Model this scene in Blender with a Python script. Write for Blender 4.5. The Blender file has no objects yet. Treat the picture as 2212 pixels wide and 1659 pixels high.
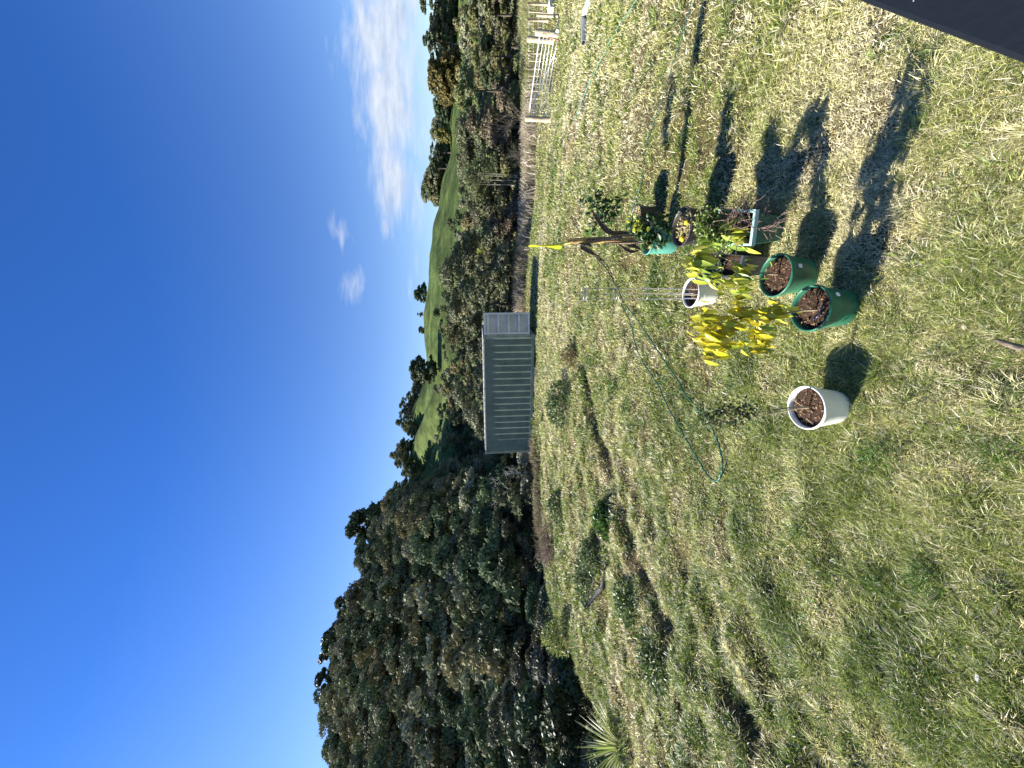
import bpy, math, random
import numpy as np
from mathutils import Vector, Matrix

R = math.radians
S = bpy.context.scene
COL = S.collection
rnd = random.Random(7)
rng = np.random.default_rng(11)

# ------------------------------------------------------------------ camera (the phone was held sideways: image left is up)
F = 798.8; CX = 1106.0; CY = 829.5            # 2212 x 1659 reading frame
CAMH = 2.6; PITCH = R(5.0); ROLL = R(1.2)
fwd = np.array([0, math.cos(PITCH), -math.sin(PITCH)])
right0 = np.array([1.0, 0, 0]); down0 = np.array([0, -math.sin(PITCH), -math.cos(PITCH)])
Ru = math.cos(ROLL) * right0 + math.sin(ROLL) * down0
Dv = -math.sin(ROLL) * right0 + math.cos(ROLL) * down0
cam_d = bpy.data.cameras.new('camera'); cam = bpy.data.objects.new('camera', cam_d); COL.objects.link(cam)
cam_d.sensor_width = 36; cam_d.lens = 36 * F / 2212; cam_d.clip_start = 0.05; cam_d.clip_end = 3000
m3 = Matrix([[Dv[i], Ru[i], -fwd[i]] for i in range(3)])
cam.matrix_world = Matrix.Translation((0, 0, CAMH)) @ m3.to_4x4()
S.camera = cam

# ------------------------------------------------------------------ sky, sun, exposure
SUN_EL = R(36.5); SUN_AZ_FWD = R(17)            # sun to the left, 20 degrees ahead of square
sdir = Vector((-math.cos(SUN_EL) * math.cos(SUN_AZ_FWD), math.cos(SUN_EL) * math.sin(SUN_AZ_FWD), math.sin(SUN_EL)))
sl = bpy.data.lights.new('sun', 'SUN'); sl.energy = 5.0; sl.angle = R(0.5); sl.color = (1.0, 0.955, 0.87)
so = bpy.data.objects.new('sun', sl); COL.objects.link(so)
so.rotation_euler = sdir.to_track_quat('Z', 'Y').to_euler(); so.location = sdir * 50
S.view_settings.view_transform = 'Standard'; S.view_settings.look = 'None'
S.view_settings.gamma = 1; S.view_settings.exposure = 1.58
w = bpy.data.worlds.new('World'); S.world = w; w.use_nodes = True
nt = w.node_tree; N = nt.nodes; L = nt.links; N.clear()
out = N.new('ShaderNodeOutputWorld'); bg = N.new('ShaderNodeBackground'); L.new(bg.outputs[0], out.inputs[0])
sky = N.new('ShaderNodeTexSky'); sky.sky_type = 'NISHITA'; sky.sun_disc = False
sky.sun_elevation = SUN_EL; sky.sun_rotation = math.atan2(sdir.x, sdir.y)
sky.altitude = 100; sky.air_density = 1.0; sky.dust_density = 0.35; sky.ozone_density = 2.2
bg.inputs['Strength'].default_value = 0.05

def mth(op, a, b=None, c=None, clamp=False):
    n = N.new('ShaderNodeMath'); n.operation = op; n.use_clamp = clamp
    for i, v in enumerate((a, b, c)):
        if v is None: continue
        if isinstance(v, (int, float)): n.inputs[i].default_value = v
        else: L.new(v, n.inputs[i])
    return n.outputs[0]
tc = N.new('ShaderNodeTexCoord'); sx = N.new('ShaderNodeSeparateXYZ'); L.new(tc.outputs['Generated'], sx.inputs[0])
yy = mth('MAXIMUM', sx.outputs[1], 0.05)
q = mth('DIVIDE', sx.outputs[0], yy); e = mth('DIVIDE', sx.outputs[2], yy)
cb = N.new('ShaderNodeCombineXYZ'); L.new(mth('MULTIPLY', q, 1.7), cb.inputs[0]); L.new(mth('MULTIPLY', e, 7.5), cb.inputs[1])
def noise(vec, scale, detail, rough, dist=0.0):
    n = N.new('ShaderNodeTexNoise'); n.inputs['Scale'].default_value = scale; n.inputs['Detail'].default_value = detail
    n.inputs['Roughness'].default_value = rough; n.inputs['Distortion'].default_value = dist; L.new(vec, n.inputs['Vector'])
    return n.outputs[0]
nz = noise(cb.outputs[0], 2.6, 9, 0.6, 0.6)
nz2 = noise(cb.outputs[0], 9.0, 6, 0.6, 0.3)
def ell(q0, e0, a, b, tilt=0.0, amp=1.0):
    ee = mth('SUBTRACT', mth('SUBTRACT', e, e0), mth('MULTIPLY', mth('SUBTRACT', q, q0), tilt))
    dx = mth('DIVIDE', mth('SUBTRACT', q, q0), a); dy = mth('DIVIDE', ee, b)
    d = mth('SQRT', mth('ADD', mth('MULTIPLY', dx, dx), mth('MULTIPLY', dy, dy)))
    return mth('MULTIPLY', mth('SUBTRACT', 1.0, d, clamp=True), amp)
def sq(dx, dy):   # reading-frame spot -> sky plane coordinates
    u = CY - dy; v = dx - CX
    d = Ru * u + Dv * v + fwd * F
    return d[0] / d[1], d[2] / d[1]
ms = None
for (dx, dy, a, b, tl, am) in ((835, 60, .38, .20, .05, 1.75), (843, 230, .27, .14, .07, 1.95), (855, 385, .24, .11, .1, 1.75), (850, -120, .4, .2, 0, 1.8),
                           (832, 490, .085, .025, 0, 1.1), (732, 505, .11, .07, .3, 1.2), (765, 610, .11, .065, -.2, 1.2),
                           (778, 310, .07, .035, 0, .5), (890, 420, .3, .035, 0, .5), (905, 250, .5, .03, 0, .75), (885, 630, .09, .02, 0, .8),
                           (900, 560, .1, .02, 0, .6)):
    q0, e0 = sq(dx, dy); m = ell(q0, e0, a, b, tl, am)
    ms = m if ms is None else mth('MAXIMUM', ms, m)
cov = mth('SUBTRACT', mth('ADD', mth('MULTIPLY', nz, 2.1), mth('ADD', mth('MULTIPLY', nz2, .8), ms)), 2.0)
cov = mth('MULTIPLY', cov, 1.15, clamp=True)
cov = mth('MULTIPLY', cov, mth('MULTIPLY', ms, 6.0, clamp=True))
cov = mth('MULTIPLY', mth('POWER', cov, 1.2), 0.93)
cc = N.new('ShaderNodeMix'); cc.data_type = 'RGBA'
L.new(mth('MULTIPLY', mth('SUBTRACT', noise(cb.outputs[0], 5.0, 5, .6), .3), 2.2, clamp=True), cc.inputs[0])
cc.inputs[6].default_value = (3.6, 4.3, 5.6, 1); cc.inputs[7].default_value = (6.3, 6.7, 7.4, 1)
mx = N.new('ShaderNodeMix'); mx.data_type = 'RGBA'; L.new(cov, mx.inputs[0])
tint = N.new('ShaderNodeMix'); tint.data_type = 'RGBA'; tint.blend_type = 'MULTIPLY'; tint.inputs[0].default_value = 1.0
L.new(sky.outputs[0], tint.inputs[6]); th_ = N.new('ShaderNodeMix'); th_.data_type = 'RGBA'; L.new(mth('MULTIPLY', mth('POWER', mth('MAXIMUM', sx.outputs[2], 0.0), .8), 1.45, clamp=True), th_.inputs[0]); th_.inputs[6].default_value = (1.22, 1.22, 1.22, 1); th_.inputs[7].default_value = (0.29, 0.70, 1.38, 1); L.new(th_.outputs[2], tint.inputs[7])
L.new(tint.outputs[2], mx.inputs[6]); L.new(cc.outputs[2], mx.inputs[7]); L.new(mx.outputs[2], bg.inputs['Color'])

# ------------------------------------------------------------------ reading-frame spots to points
def ray(dx, dy):
    return Ru * (CY - dy) + Dv * (dx - CX) + fwd * F
def onz(dx, dy, z=0.0):
    d = ray(dx, dy); t = (z - CAMH) / d[2]
    return np.array([d[0] * t, d[1] * t, z])
def aty(dx, dy, Y):
    d = ray(dx, dy); t = Y / d[1]
    return np.array([d[0] * t, Y, CAMH + d[2] * t])

# ------------------------------------------------------------------ terrain
def smooth(t): t = np.clip(t, 0, 1); return t * t * (3 - 2 * t)
_g = np.random.default_rng(3).random((64, 64))
def vnoise(x, y):
    xi = np.floor(x).astype(int); yi = np.floor(y).astype(int); fx = smooth(x - xi); fy = smooth(y - yi)
    g = lambda i, j: _g[(i % 64), (j % 64)]
    return (g(xi, yi) * (1 - fx) * (1 - fy) + g(xi + 1, yi) * fx * (1 - fy) + g(xi, yi + 1) * (1 - fx) * fy + g(xi + 1, yi + 1) * fx * fy) * 2 - 1
def fbm(x, y, o=4):
    s = 0; a = 1
    for k in range(o): s = s + a * vnoise(x * 2 ** k + 13.1 * k, y * 2 ** k + 7.7 * k); a *= .5
    return s
cols_u = np.array([-829, -620, -540, -470, -370, -270, -170, -70, 50, 130, 230, 330, 400, 530, 700, 829.])
cols_a = cols_u / F
edge_a = np.array([-1.05, -.95, -.86, -.755, -.66, -.56, -.444, -.33, -.217, -.14, 0, .25, .7, 1.1, 1.6]); edge_y = np.array([7.1, 7.9, 8.9, 10.6, 12.8, 14.9, 16.7, 17.3, 17.4, 21.5, 22.3, 21.8, 23.0, 25, 27])
ridge_Y = np.array([92, 98, 105, 112, 125, 150, 185, 200, 215, 220, 220, 220, 220, 215, 205, 200.])
sky_v = np.array([762, 768, 778, 798, 830, 858, 866, 896, 916, 909, 920, 932, 947, 972, 984, 986.])      # ground skyline in the reading frame
low_v = np.array([960, 960, 960, 960, 955, 950, 950, 950, 953, 955, 960, 974, 982, 992, 1008, 1018.])      # foot of the pasture
def _colprof():
    Ys = np.array([5, 8, 14, 20, 28, 42, 65, 100, 140, 170, 200, 230, 270, 330, 500.])
    P = np.zeros((len(cols_u), len(Ys)))
    for i, u in enumerate(cols_u):
        dyy = CY - u; rz = aty(sky_v[i], dyy, ridge_Y[i])[2]
        if u < -200:
            k = [(5, -3.6), (8, -4), (16, -4.4), (24, -3), (ridge_Y[i], rz), (ridge_Y[i] + 60, rz - 25), (500, -10)]
            if u < -300: k.insert(4, (ridge_Y[i] * .55, rz * .42))
        else:
            lz = aty(low_v[i], dyy, 135)[2]
            k = [(5, -3.5), (24, -3.8), (42, -4.2), (65, -1.5), (100, max(.5, lz * .42 - (1.5 if u > 350 else 0))), (135, lz), (170, lz + (rz - lz) * .5), (ridge_Y[i], rz), (ridge_Y[i] + 60, rz - 14), (500, -10)]
        kx, kz = zip(*k); P[i] = np.interp(Ys, kx, kz)
    return Ys, P
PY, PZ = _colprof()
def edge(a): return np.interp(a, edge_a, edge_y)
furrow = np.array([onz(x, y)[:2] for x, y in ((1238, 742), (1262, 800), (1285, 925), (1318, 1010), (1352, 1130), (1398, 1280), (1480, 1400), (1560, 1490), (1640, 1580), (1740, 1668))])
def dist_poly(x, y, P):
    best = np.full(np.shape(x), 1e9); side = np.zeros(np.shape(x))
    for i in range(len(P) - 1):
        ax, ay = P[i]; bx, by = P[i + 1]; vx, vy = bx - ax, by - ay; l2 = vx * vx + vy * vy
        t = np.clip(((x - ax) * vx + (y - ay) * vy) / l2, 0, 1)
        d = np.hypot(x - ax - t * vx, y - ay - t * vy); s = (x - ax) * vy - (y - ay) * vx
        m = d < best; best = np.where(m, d, best); side = np.where(m, np.sign(s), side)
    return best, side
def terrain(x, y, fine=True):
    x = np.asarray(x, float); y = np.asarray(y, float)
    ys = np.maximum(y, 1.0); a = x / ys
    s = np.where((a > -1.04) & (y > 1), y - edge(np.clip(a, -1.04, 1.6)), -x - 7.5)
    s = np.where((x > -7.5) & (y <= 1), -1, s)
    lawn = -0.62 * smooth((x - 4) / 8) * smooth((y - 5) / 9) - .12 * smooth((y - 9) / 9)
    if fine:
        lawn = lawn + .035 * fbm(x * .55, y * .55, 3) + .012 * fbm(x * 3.1 + 5, y * 3.1, 2)
        d, sd = dist_poly(x + .09 * vnoise(x * 2.1, y * 2.1), y + .09 * vnoise(x * 2.3 + 4, y * 2.3), furrow)
        fk = np.clip(.55 + .9 * vnoise(x * .9 + 2, y * .9), .08, 1.1)
        lawn = lawn + .03 * vnoise(x * 1.6, y * 5) * smooth((-x) / 3) + .085 * fbm(x * 1.1 + 3, y * 2.2, 3) * smooth((-x + .5) / 4) + .03 * vnoise(x * 3 + y, y * 5 - x) * smooth((-x + 1) / 3) + .02 * fbm(x * 4.1, y * 4.3, 2)
        lawn = lawn - .12 * fk * np.exp(-(np.maximum(d - .02, 0) / .17) ** 2) + .05 * np.exp(-((d - .38) / .2) ** 2) * (sd > 0)
    ac = np.clip(a, cols_a[0], cols_a[-1]); Yc = np.clip(y, 5, 500)
    ia = np.clip(np.searchsorted(cols_a, ac) - 1, 0, len(cols_a) - 2); ta = smooth((ac - cols_a[ia]) / (cols_a[ia + 1] - cols_a[ia]))
    iy = np.clip(np.searchsorted(PY, Yc) - 1, 0, len(PY) - 2); ty = (Yc - PY[iy]) / (PY[iy + 1] - PY[iy])
    far = (PZ[ia, iy] * (1 - ta) + PZ[ia + 1, iy] * ta) * (1 - ty) + (PZ[ia, iy + 1] * (1 - ta) + PZ[ia + 1, iy + 1] * ta) * ty
    mid = smooth((y - 110) / 40) * smooth((265 - y) / 60)
    far = far + fbm(x * .05, y * .05, 4) * (.35 + .9 * smooth((y - 60) / 80) * smooth((250 - y) / 60)) * .8
    sp = smooth((a + .42) / .12) * smooth((.02 - a) / .14) * mid
    far = far + sp * 7.0 * (np.abs(np.sin((x * .95 + y * .5) * .12 + .8 * vnoise(x * .03, y * .03))) - .62)
    dr = np.where(a < -.1, 2.2, 4.5); return lawn * (1 - smooth(s / dr)) + far * smooth(s / dr)
def tz(x, y): return float(terrain(np.array([x]), np.array([y]))[0])
def ong(dx, dy):   # reading-frame spot on the terrain (lawn)
    z = 0.0
    for _ in range(8):
        p = onz(dx, dy, z); z = tz(p[0], p[1])
    return np.array([p[0], p[1], z])

# ------------------------------------------------------------------ materials
def mat(name, base=(.5, .5, .5), rough=.6, spec=.4, metal=0, var=0.0, scale=5.0, base2=None, bump=0.0, bscale=40.0, attr=False, trans=0.0, detail=5, orand=0.0, coat=0):
    m = bpy.data.materials.new(name); m.use_nodes = True; t = m.node_tree; n = t.nodes; l = t.links
    b = n['Principled BSDF']; b.inputs['Roughness'].default_value = rough; b.inputs['Metallic'].default_value = metal
    b.inputs['Specular IOR Level'].default_value = spec; b.inputs['Coat Weight'].default_value = coat
    g = n.new('ShaderNodeNewGeometry'); col = None
    if attr:
        at = n.new('ShaderNodeAttribute'); at.attribute_name = 'Col'; col = at.outputs['Color']
    else:
        rg = n.new('ShaderNodeRGB'); rg.outputs[0].default_value = (*base, 1); col = rg.outputs[0]
    if base2 is not None:
        no = n.new('ShaderNodeTexNoise'); no.inputs['Scale'].default_value = scale; no.inputs['Detail'].default_value = detail; no.inputs['Roughness'].default_value = .65
        l.new(g.outputs['Position'], no.inputs['Vector'])
        rp = n.new('ShaderNodeValToRGB'); rp.color_ramp.elements[0].position = .42; rp.color_ramp.elements[1].position = .62; l.new(no.outputs[0], rp.inputs[0])
        mi = n.new('ShaderNodeMix'); mi.data_type = 'RGBA'; l.new(rp.outputs[0], mi.inputs[0]); l.new(col, mi.inputs[6]); mi.inputs[7].default_value = (*base2, 1); col = mi.outputs[2]
    if var > 0 or orand > 0:
        hs = n.new('ShaderNodeHueSaturation'); l.new(col, hs.inputs['Color'])
        no = n.new('ShaderNodeTexNoise'); no.inputs['Scale'].default_value = scale * 1.7; no.inputs['Detail'].default_value = 4; l.new(g.outputs['Position'], no.inputs['Vector'])
        mr = n.new('ShaderNodeMapRange'); l.new(no.outputs[0], mr.inputs[0]); mr.inputs[1].default_value = .3; mr.inputs[2].default_value = .7; mr.inputs[3].default_value = 1 - var; mr.inputs[4].default_value = 1 + var
        v = mr.outputs[0]
        if orand > 0:
            oi = n.new('ShaderNodeObjectInfo'); m2 = n.new('ShaderNodeMapRange'); l.new(oi.outputs['Random'], m2.inputs[0]); m2.inputs[3].default_value = 1 - orand; m2.inputs[4].default_value = 1 + orand
            mu = n.new('ShaderNodeMath'); mu.operation = 'MULTIPLY'; l.new(v, mu.inputs[0]); l.new(m2.outputs[0], mu.inputs[1]); v = mu.outputs[0]
            m3_ = n.new('ShaderNodeMapRange'); l.new(oi.outputs['Random'], m3_.inputs[0]); m3_.inputs[3].default_value = .475; m3_.inputs[4].default_value = .52; l.new(m3_.outputs[0], hs.inputs['Hue'])
        l.new(v, hs.inputs['Value']); col = hs.outputs[0]
    l.new(col, b.inputs['Base Color'])
    if bump > 0:
        no = n.new('ShaderNodeTexNoise'); no.inputs['Scale'].default_value = bscale; no.inputs['Detail'].default_value = 6; l.new(g.outputs['Position'], no.inputs['Vector'])
        bp = n.new('ShaderNodeBump'); bp.inputs['Strength'].default_value = bump; bp.inputs['Distance'].default_value = .6 / bscale; l.new(no.outputs[0], bp.inputs['Height']); l.new(bp.outputs[0], b.inputs['Normal'])
    if trans > 0:
        tr = n.new('ShaderNodeBsdfTranslucent'); l.new(col, tr.inputs['Color']); ms_ = n.new('ShaderNodeMixShader'); ms_.inputs[0].default_value = trans
        l.new(b.outputs[0], ms_.inputs[1]); l.new(tr.outputs[0], ms_.inputs[2]); l.new(ms_.outputs[0], n['Material Output'].inputs['Surface'])
    return m

# ------------------------------------------------------------------ mesh helpers
def tag(o, label=None, cat=None, group=None, kind=None):
    if label: o['label'] = label
    if cat: o['category'] = cat
    if group: o['group'] = group
    if kind: o['kind'] = kind
    return o
def empty(name, loc=(0, 0, 0), rz=0.0):
    o = bpy.data.objects.new(name, None); COL.objects.link(o); o.location = [float(c) for c in loc]; o.rotation_euler = (0, 0, rz); o.empty_display_size = .1
    return o
def npmesh(name, V, Fq, C=None, smooth_=False):
    """V (n,3); Fq (m,k) equal-sided faces; C (n,3) linear colours"""
    V = np.asarray(V, np.float32); Fq = np.asarray(Fq, np.int32); k = Fq.shape[1]
    me = bpy.data.meshes.new(name); me.vertices.add(len(V)); me.vertices.foreach_set('co', V.ravel())
    me.loops.add(Fq.size); me.loops.foreach_set('vertex_index', Fq.ravel())
    me.polygons.add(len(Fq)); me.polygons.foreach_set('loop_start', np.arange(0, Fq.size, k, dtype=np.int32))
    if C is not None:
        ca = me.color_attributes.new('Col', 'FLOAT_COLOR', 'POINT')
        ca.data.foreach_set('color', np.hstack([C, np.ones((len(C), 1))]).astype(np.float32).ravel())
    if smooth_: me.polygons.foreach_set('use_smooth', np.ones(len(Fq), bool))
    me.update(calc_edges=True); me.validate()
    return me
def link(name, me, m, parent=None, loc=None):
    o = bpy.data.objects.new(name, me); COL.objects.link(o)
    if m is not None and not me.materials: me.materials.append(m)
    if parent: o.parent = parent
    if loc is not None: o.location = [float(c) for c in loc]
    return o
class MB:
    def __init__(s): s.v = []; s.f = []; s.sm = []
    def add(s, vs, fs, sm=False):
        b = len(s.v); s.v += [tuple(float(c) for c in v) for v in vs]; s.f += [tuple(b + i for i in f) for f in fs]; s.sm += [sm] * len(fs); return s
    def box(s, c, d, rz=0.0, M=None):
        vs = []
        for sx_ in (-.5, .5):
            for sy_ in (-.5, .5):
                for sz_ in (-.5, .5):
                    p = Vector((sx_ * d[0], sy_ * d[1], sz_ * d[2]))
                    if rz: p.rotate(Matrix.Rotation(rz, 3, 'Z'))
                    if M is not None: p = M @ p
                    vs.append(p + Vector(c))
        return s.add(vs, [(0, 1, 3, 2), (4, 6, 7, 5), (0, 4, 5, 1), (2, 3, 7, 6), (0, 2, 6, 4), (1, 5, 7, 3)])
    def tube(s, pts, r, n=8, cap=True):
        pts = [Vector([float(c) for c in p]) for p in pts]; rs = r if isinstance(r, (list, tuple)) else [r] * len(pts); vs = []
        up = Vector((0, 0, 1))
        for i, p in enumerate(pts):
            d = (pts[min(i + 1, len(pts) - 1)] - pts[max(i - 1, 0)]).normalized()
            a = d.cross(up if abs(d.z) < .95 else Vector((1, 0, 0))).normalized(); b = d.cross(a)
            for k in range(n):
                t = 2 * math.pi * k / n; vs.append(p + (a * math.cos(t) + b * math.sin(t)) * rs[i])
        fs = [(i * n + k, i * n + (k + 1) % n, (i + 1) * n + (k + 1) % n, (i + 1) * n + k) for i in range(len(pts) - 1) for k in range(n)]
        s.add(vs, fs, True)
        if cap:
            b = len(s.v) - len(vs); s.f.append(tuple(b + k for k in range(n))); s.f.append(tuple(b + (len(pts) - 1) * n + k for k in reversed(range(n)))); s.sm += [False, False]
        return s
    def lathe(s, prof, n=48, c=(0, 0, 0), wob=0.0):
        vs = [(c[0] + r * math.cos(2 * math.pi * k / n), c[1] + r * math.sin(2 * math.pi * k / n), c[2] + z) for r, z in prof for k in range(n)]
        fs = [(i * n + k, i * n + (k + 1) % n, (i + 1) * n + (k + 1) % n, (i + 1) * n + k) for i in range(len(prof) - 1) for k in range(n)]
        return s.add(vs, fs, True)
    def build(s, name, m, parent=None, loc=None, bevel=0.0):
        me = bpy.data.meshes.new(name); me.from_pydata(s.v, [], s.f); me.polygons.foreach_set('use_smooth', s.sm); me.update()
        o = link(name, me, m, parent, loc)
        if bevel:
            b = o.modifiers.new('bevel', 'BEVEL'); b.width = bevel; b.segments = 2; b.limit_method = 'ANGLE'
        return o
def unit(v): return v / np.maximum(np.linalg.norm(v, axis=-1, keepdims=True), 1e-9)
def quads(C, Nrm, size, asp=1.0, r=rng):
    """n leaf quads (diamond) at C with normals Nrm"""
    n = len(C); t = unit(np.cross(Nrm, unit(r.normal(size=(n, 3))))); b = np.cross(Nrm, t)
    sz = np.broadcast_to(size, (n,))[:, None]
    V = np.stack([C - t * sz, C + b * sz * asp, C + t * sz, C - b * sz * asp], 1).reshape(-1, 3)
    return V, np.arange(4 * n).reshape(-1, 4)
def leaves(P, D, U, Ln, W, droop=.3, fold=.25):
    """shaped leaves: base P, direction D, up U; 2 x 4 faces each, arrays"""
    n = len(P); D = unit(D); Sd = unit(np.cross(D, U)); Un = np.cross(Sd, D)
    ts = np.array([0, .25, .5, .78, 1.0]); ws = np.array([.08, .8, 1.0, .62, .02])
    V = np.zeros((n, 5, 3, 3)); Ln = np.broadcast_to(Ln, (n,))[:, None]; W = np.broadcast_to(W, (n,))[:, None]
    for i, (t, wv) in enumerate(zip(ts, ws)):
        c = P + D * Ln * t - Un * Ln * droop * t * t
        V[:, i, 0] = c - Sd * W * wv * .5 + Un * W * fold * wv; V[:, i, 1] = c; V[:, i, 2] = c + Sd * W * wv * .5 + Un * W * fold * wv
    f = []
    for i in range(4):
        for j in range(2): f.append((i * 3 + j, i * 3 + j + 1, (i + 1) * 3 + j + 1, (i + 1) * 3 + j))
    Fq = (np.arange(n)[:, None, None] * 15 + np.array(f)[None]).reshape(-1, 4)
    return V.reshape(-1, 3), Fq

# ------------------------------------------------------------------ ground sheet
def axis(lo, hi, c, n, mid=0):
    s0 = math.asinh((lo - mid) / c); s1 = math.asinh((hi - mid) / c); return mid + c * np.sinh(np.linspace(s0, s1, n))
gx = axis(-420, 420, 9, 640); gy = axis(-60, 520, 9, 620, 5)
GX, GY = np.meshgrid(gx, gy); GZ = terrain(GX, GY)
nx, ny = len(gx), len(gy); idx = np.arange(nx * ny).reshape(ny, nx)
FQ = np.stack([idx[:-1, :-1], idx[:-1, 1:], idx[1:, 1:], idx[1:, :-1]], -1).reshape(-1, 4)
x, y, z = GX.ravel(), GY.ravel(), GZ.ravel(); a_ = x / np.maximum(y, 1)
lawnm = np.where((a_ > -1.04) & (y > 1), y < edge(np.clip(a_, -1.04, 1.6)) + 1.5, x > -8.6)
# pasture cover: beyond the low line in the columns right of the forest hill
past = ((y > np.interp(a_, [.25, .55], [102, 82]) + 8 * vnoise(x * .06, y * .06)) & (a_ > -.36 + .05 * vnoise(y * .03, x * .03 + 3))).astype(float)
nn = (fbm(x * .7, y * .7, 4) * .35 + .5)[:, None]; fd, fs_ = dist_poly(x, y, furrow)
soilm = np.clip(np.exp(-(fd / .2) ** 2) * np.clip(.12 + .9 * vnoise(x * .9 + 2, y * .9) + .3 * vnoise(x * 6, y * 6), 0, 1), 0, 1)[:, None]
C = np.array([.035, .042, .014]) * (1 - nn) + np.array([.13, .105, .05]) * nn
C = C * (1 - soilm) + np.array([.13, .09, .06]) * soilm
pn = np.clip(fbm(x * .12, y * .12, 5) * .5 + .5, 0, 1)[:, None]
pf = np.clip(fbm(x * .5, y * 1.2, 3) * .5 + .5, 0, 1)[:, None]
pt = np.clip(.5 + 1.6 * vnoise(x * .02, z * .9 + .6 * vnoise(x * .08, y * .08)), 0, 1)[:, None]
Cp = (np.array([.055, .095, .022]) * (1 - pn) + np.array([.125, .175, .05]) * pn) * (.40 + .5 * pf + .25 * pt)
Cw = np.tile(np.array([.028, .032, .014]), (len(x), 1))
C = np.where(lawnm[:, None], C, np.where(past[:, None] > .5, Cp, Cw))
gm = mat('ground_cover', attr=True, rough=.95, spec=.1, var=.28, scale=7, bump=.9, bscale=26)
_t = gm.node_tree; _b = _t.nodes['Principled BSDF']; _src = _b.inputs['Base Color'].links[0].from_socket; _gq = _t.nodes.new('ShaderNodeNewGeometry')
_n = _t.nodes.new('ShaderNodeTexNoise'); _n.inputs['Scale'].default_value = 55; _n.inputs['Detail'].default_value = 3; _n.inputs['Roughness'].default_value = .7; _n.inputs['Distortion'].default_value = 2.5; _t.links.new(_gq.outputs['Position'], _n.inputs['Vector'])
_r = _t.nodes.new('ShaderNodeValToRGB'); _r.color_ramp.elements[0].position = .42; _r.color_ramp.elements[0].color = (.22, .22, .22, 1); _r.color_ramp.elements[1].position = .62; _r.color_ramp.elements[1].color = (1.9, 1.8, 1.6, 1); _t.links.new(_n.outputs[0], _r.inputs[0])
_m = _t.nodes.new('ShaderNodeMix'); _m.data_type = 'RGBA'; _m.blend_type = 'MULTIPLY'; _m.inputs[0].default_value = 1; _t.links.new(_src, _m.inputs[6]); _t.links.new(_r.outputs[0], _m.inputs[7]); _t.links.new(_m.outputs[2], _b.inputs['Base Color'])
g = link('ground', npmesh('ground', np.stack([x, y, z], 1), FQ, C, True), gm); tag(g, kind='structure')

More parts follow.
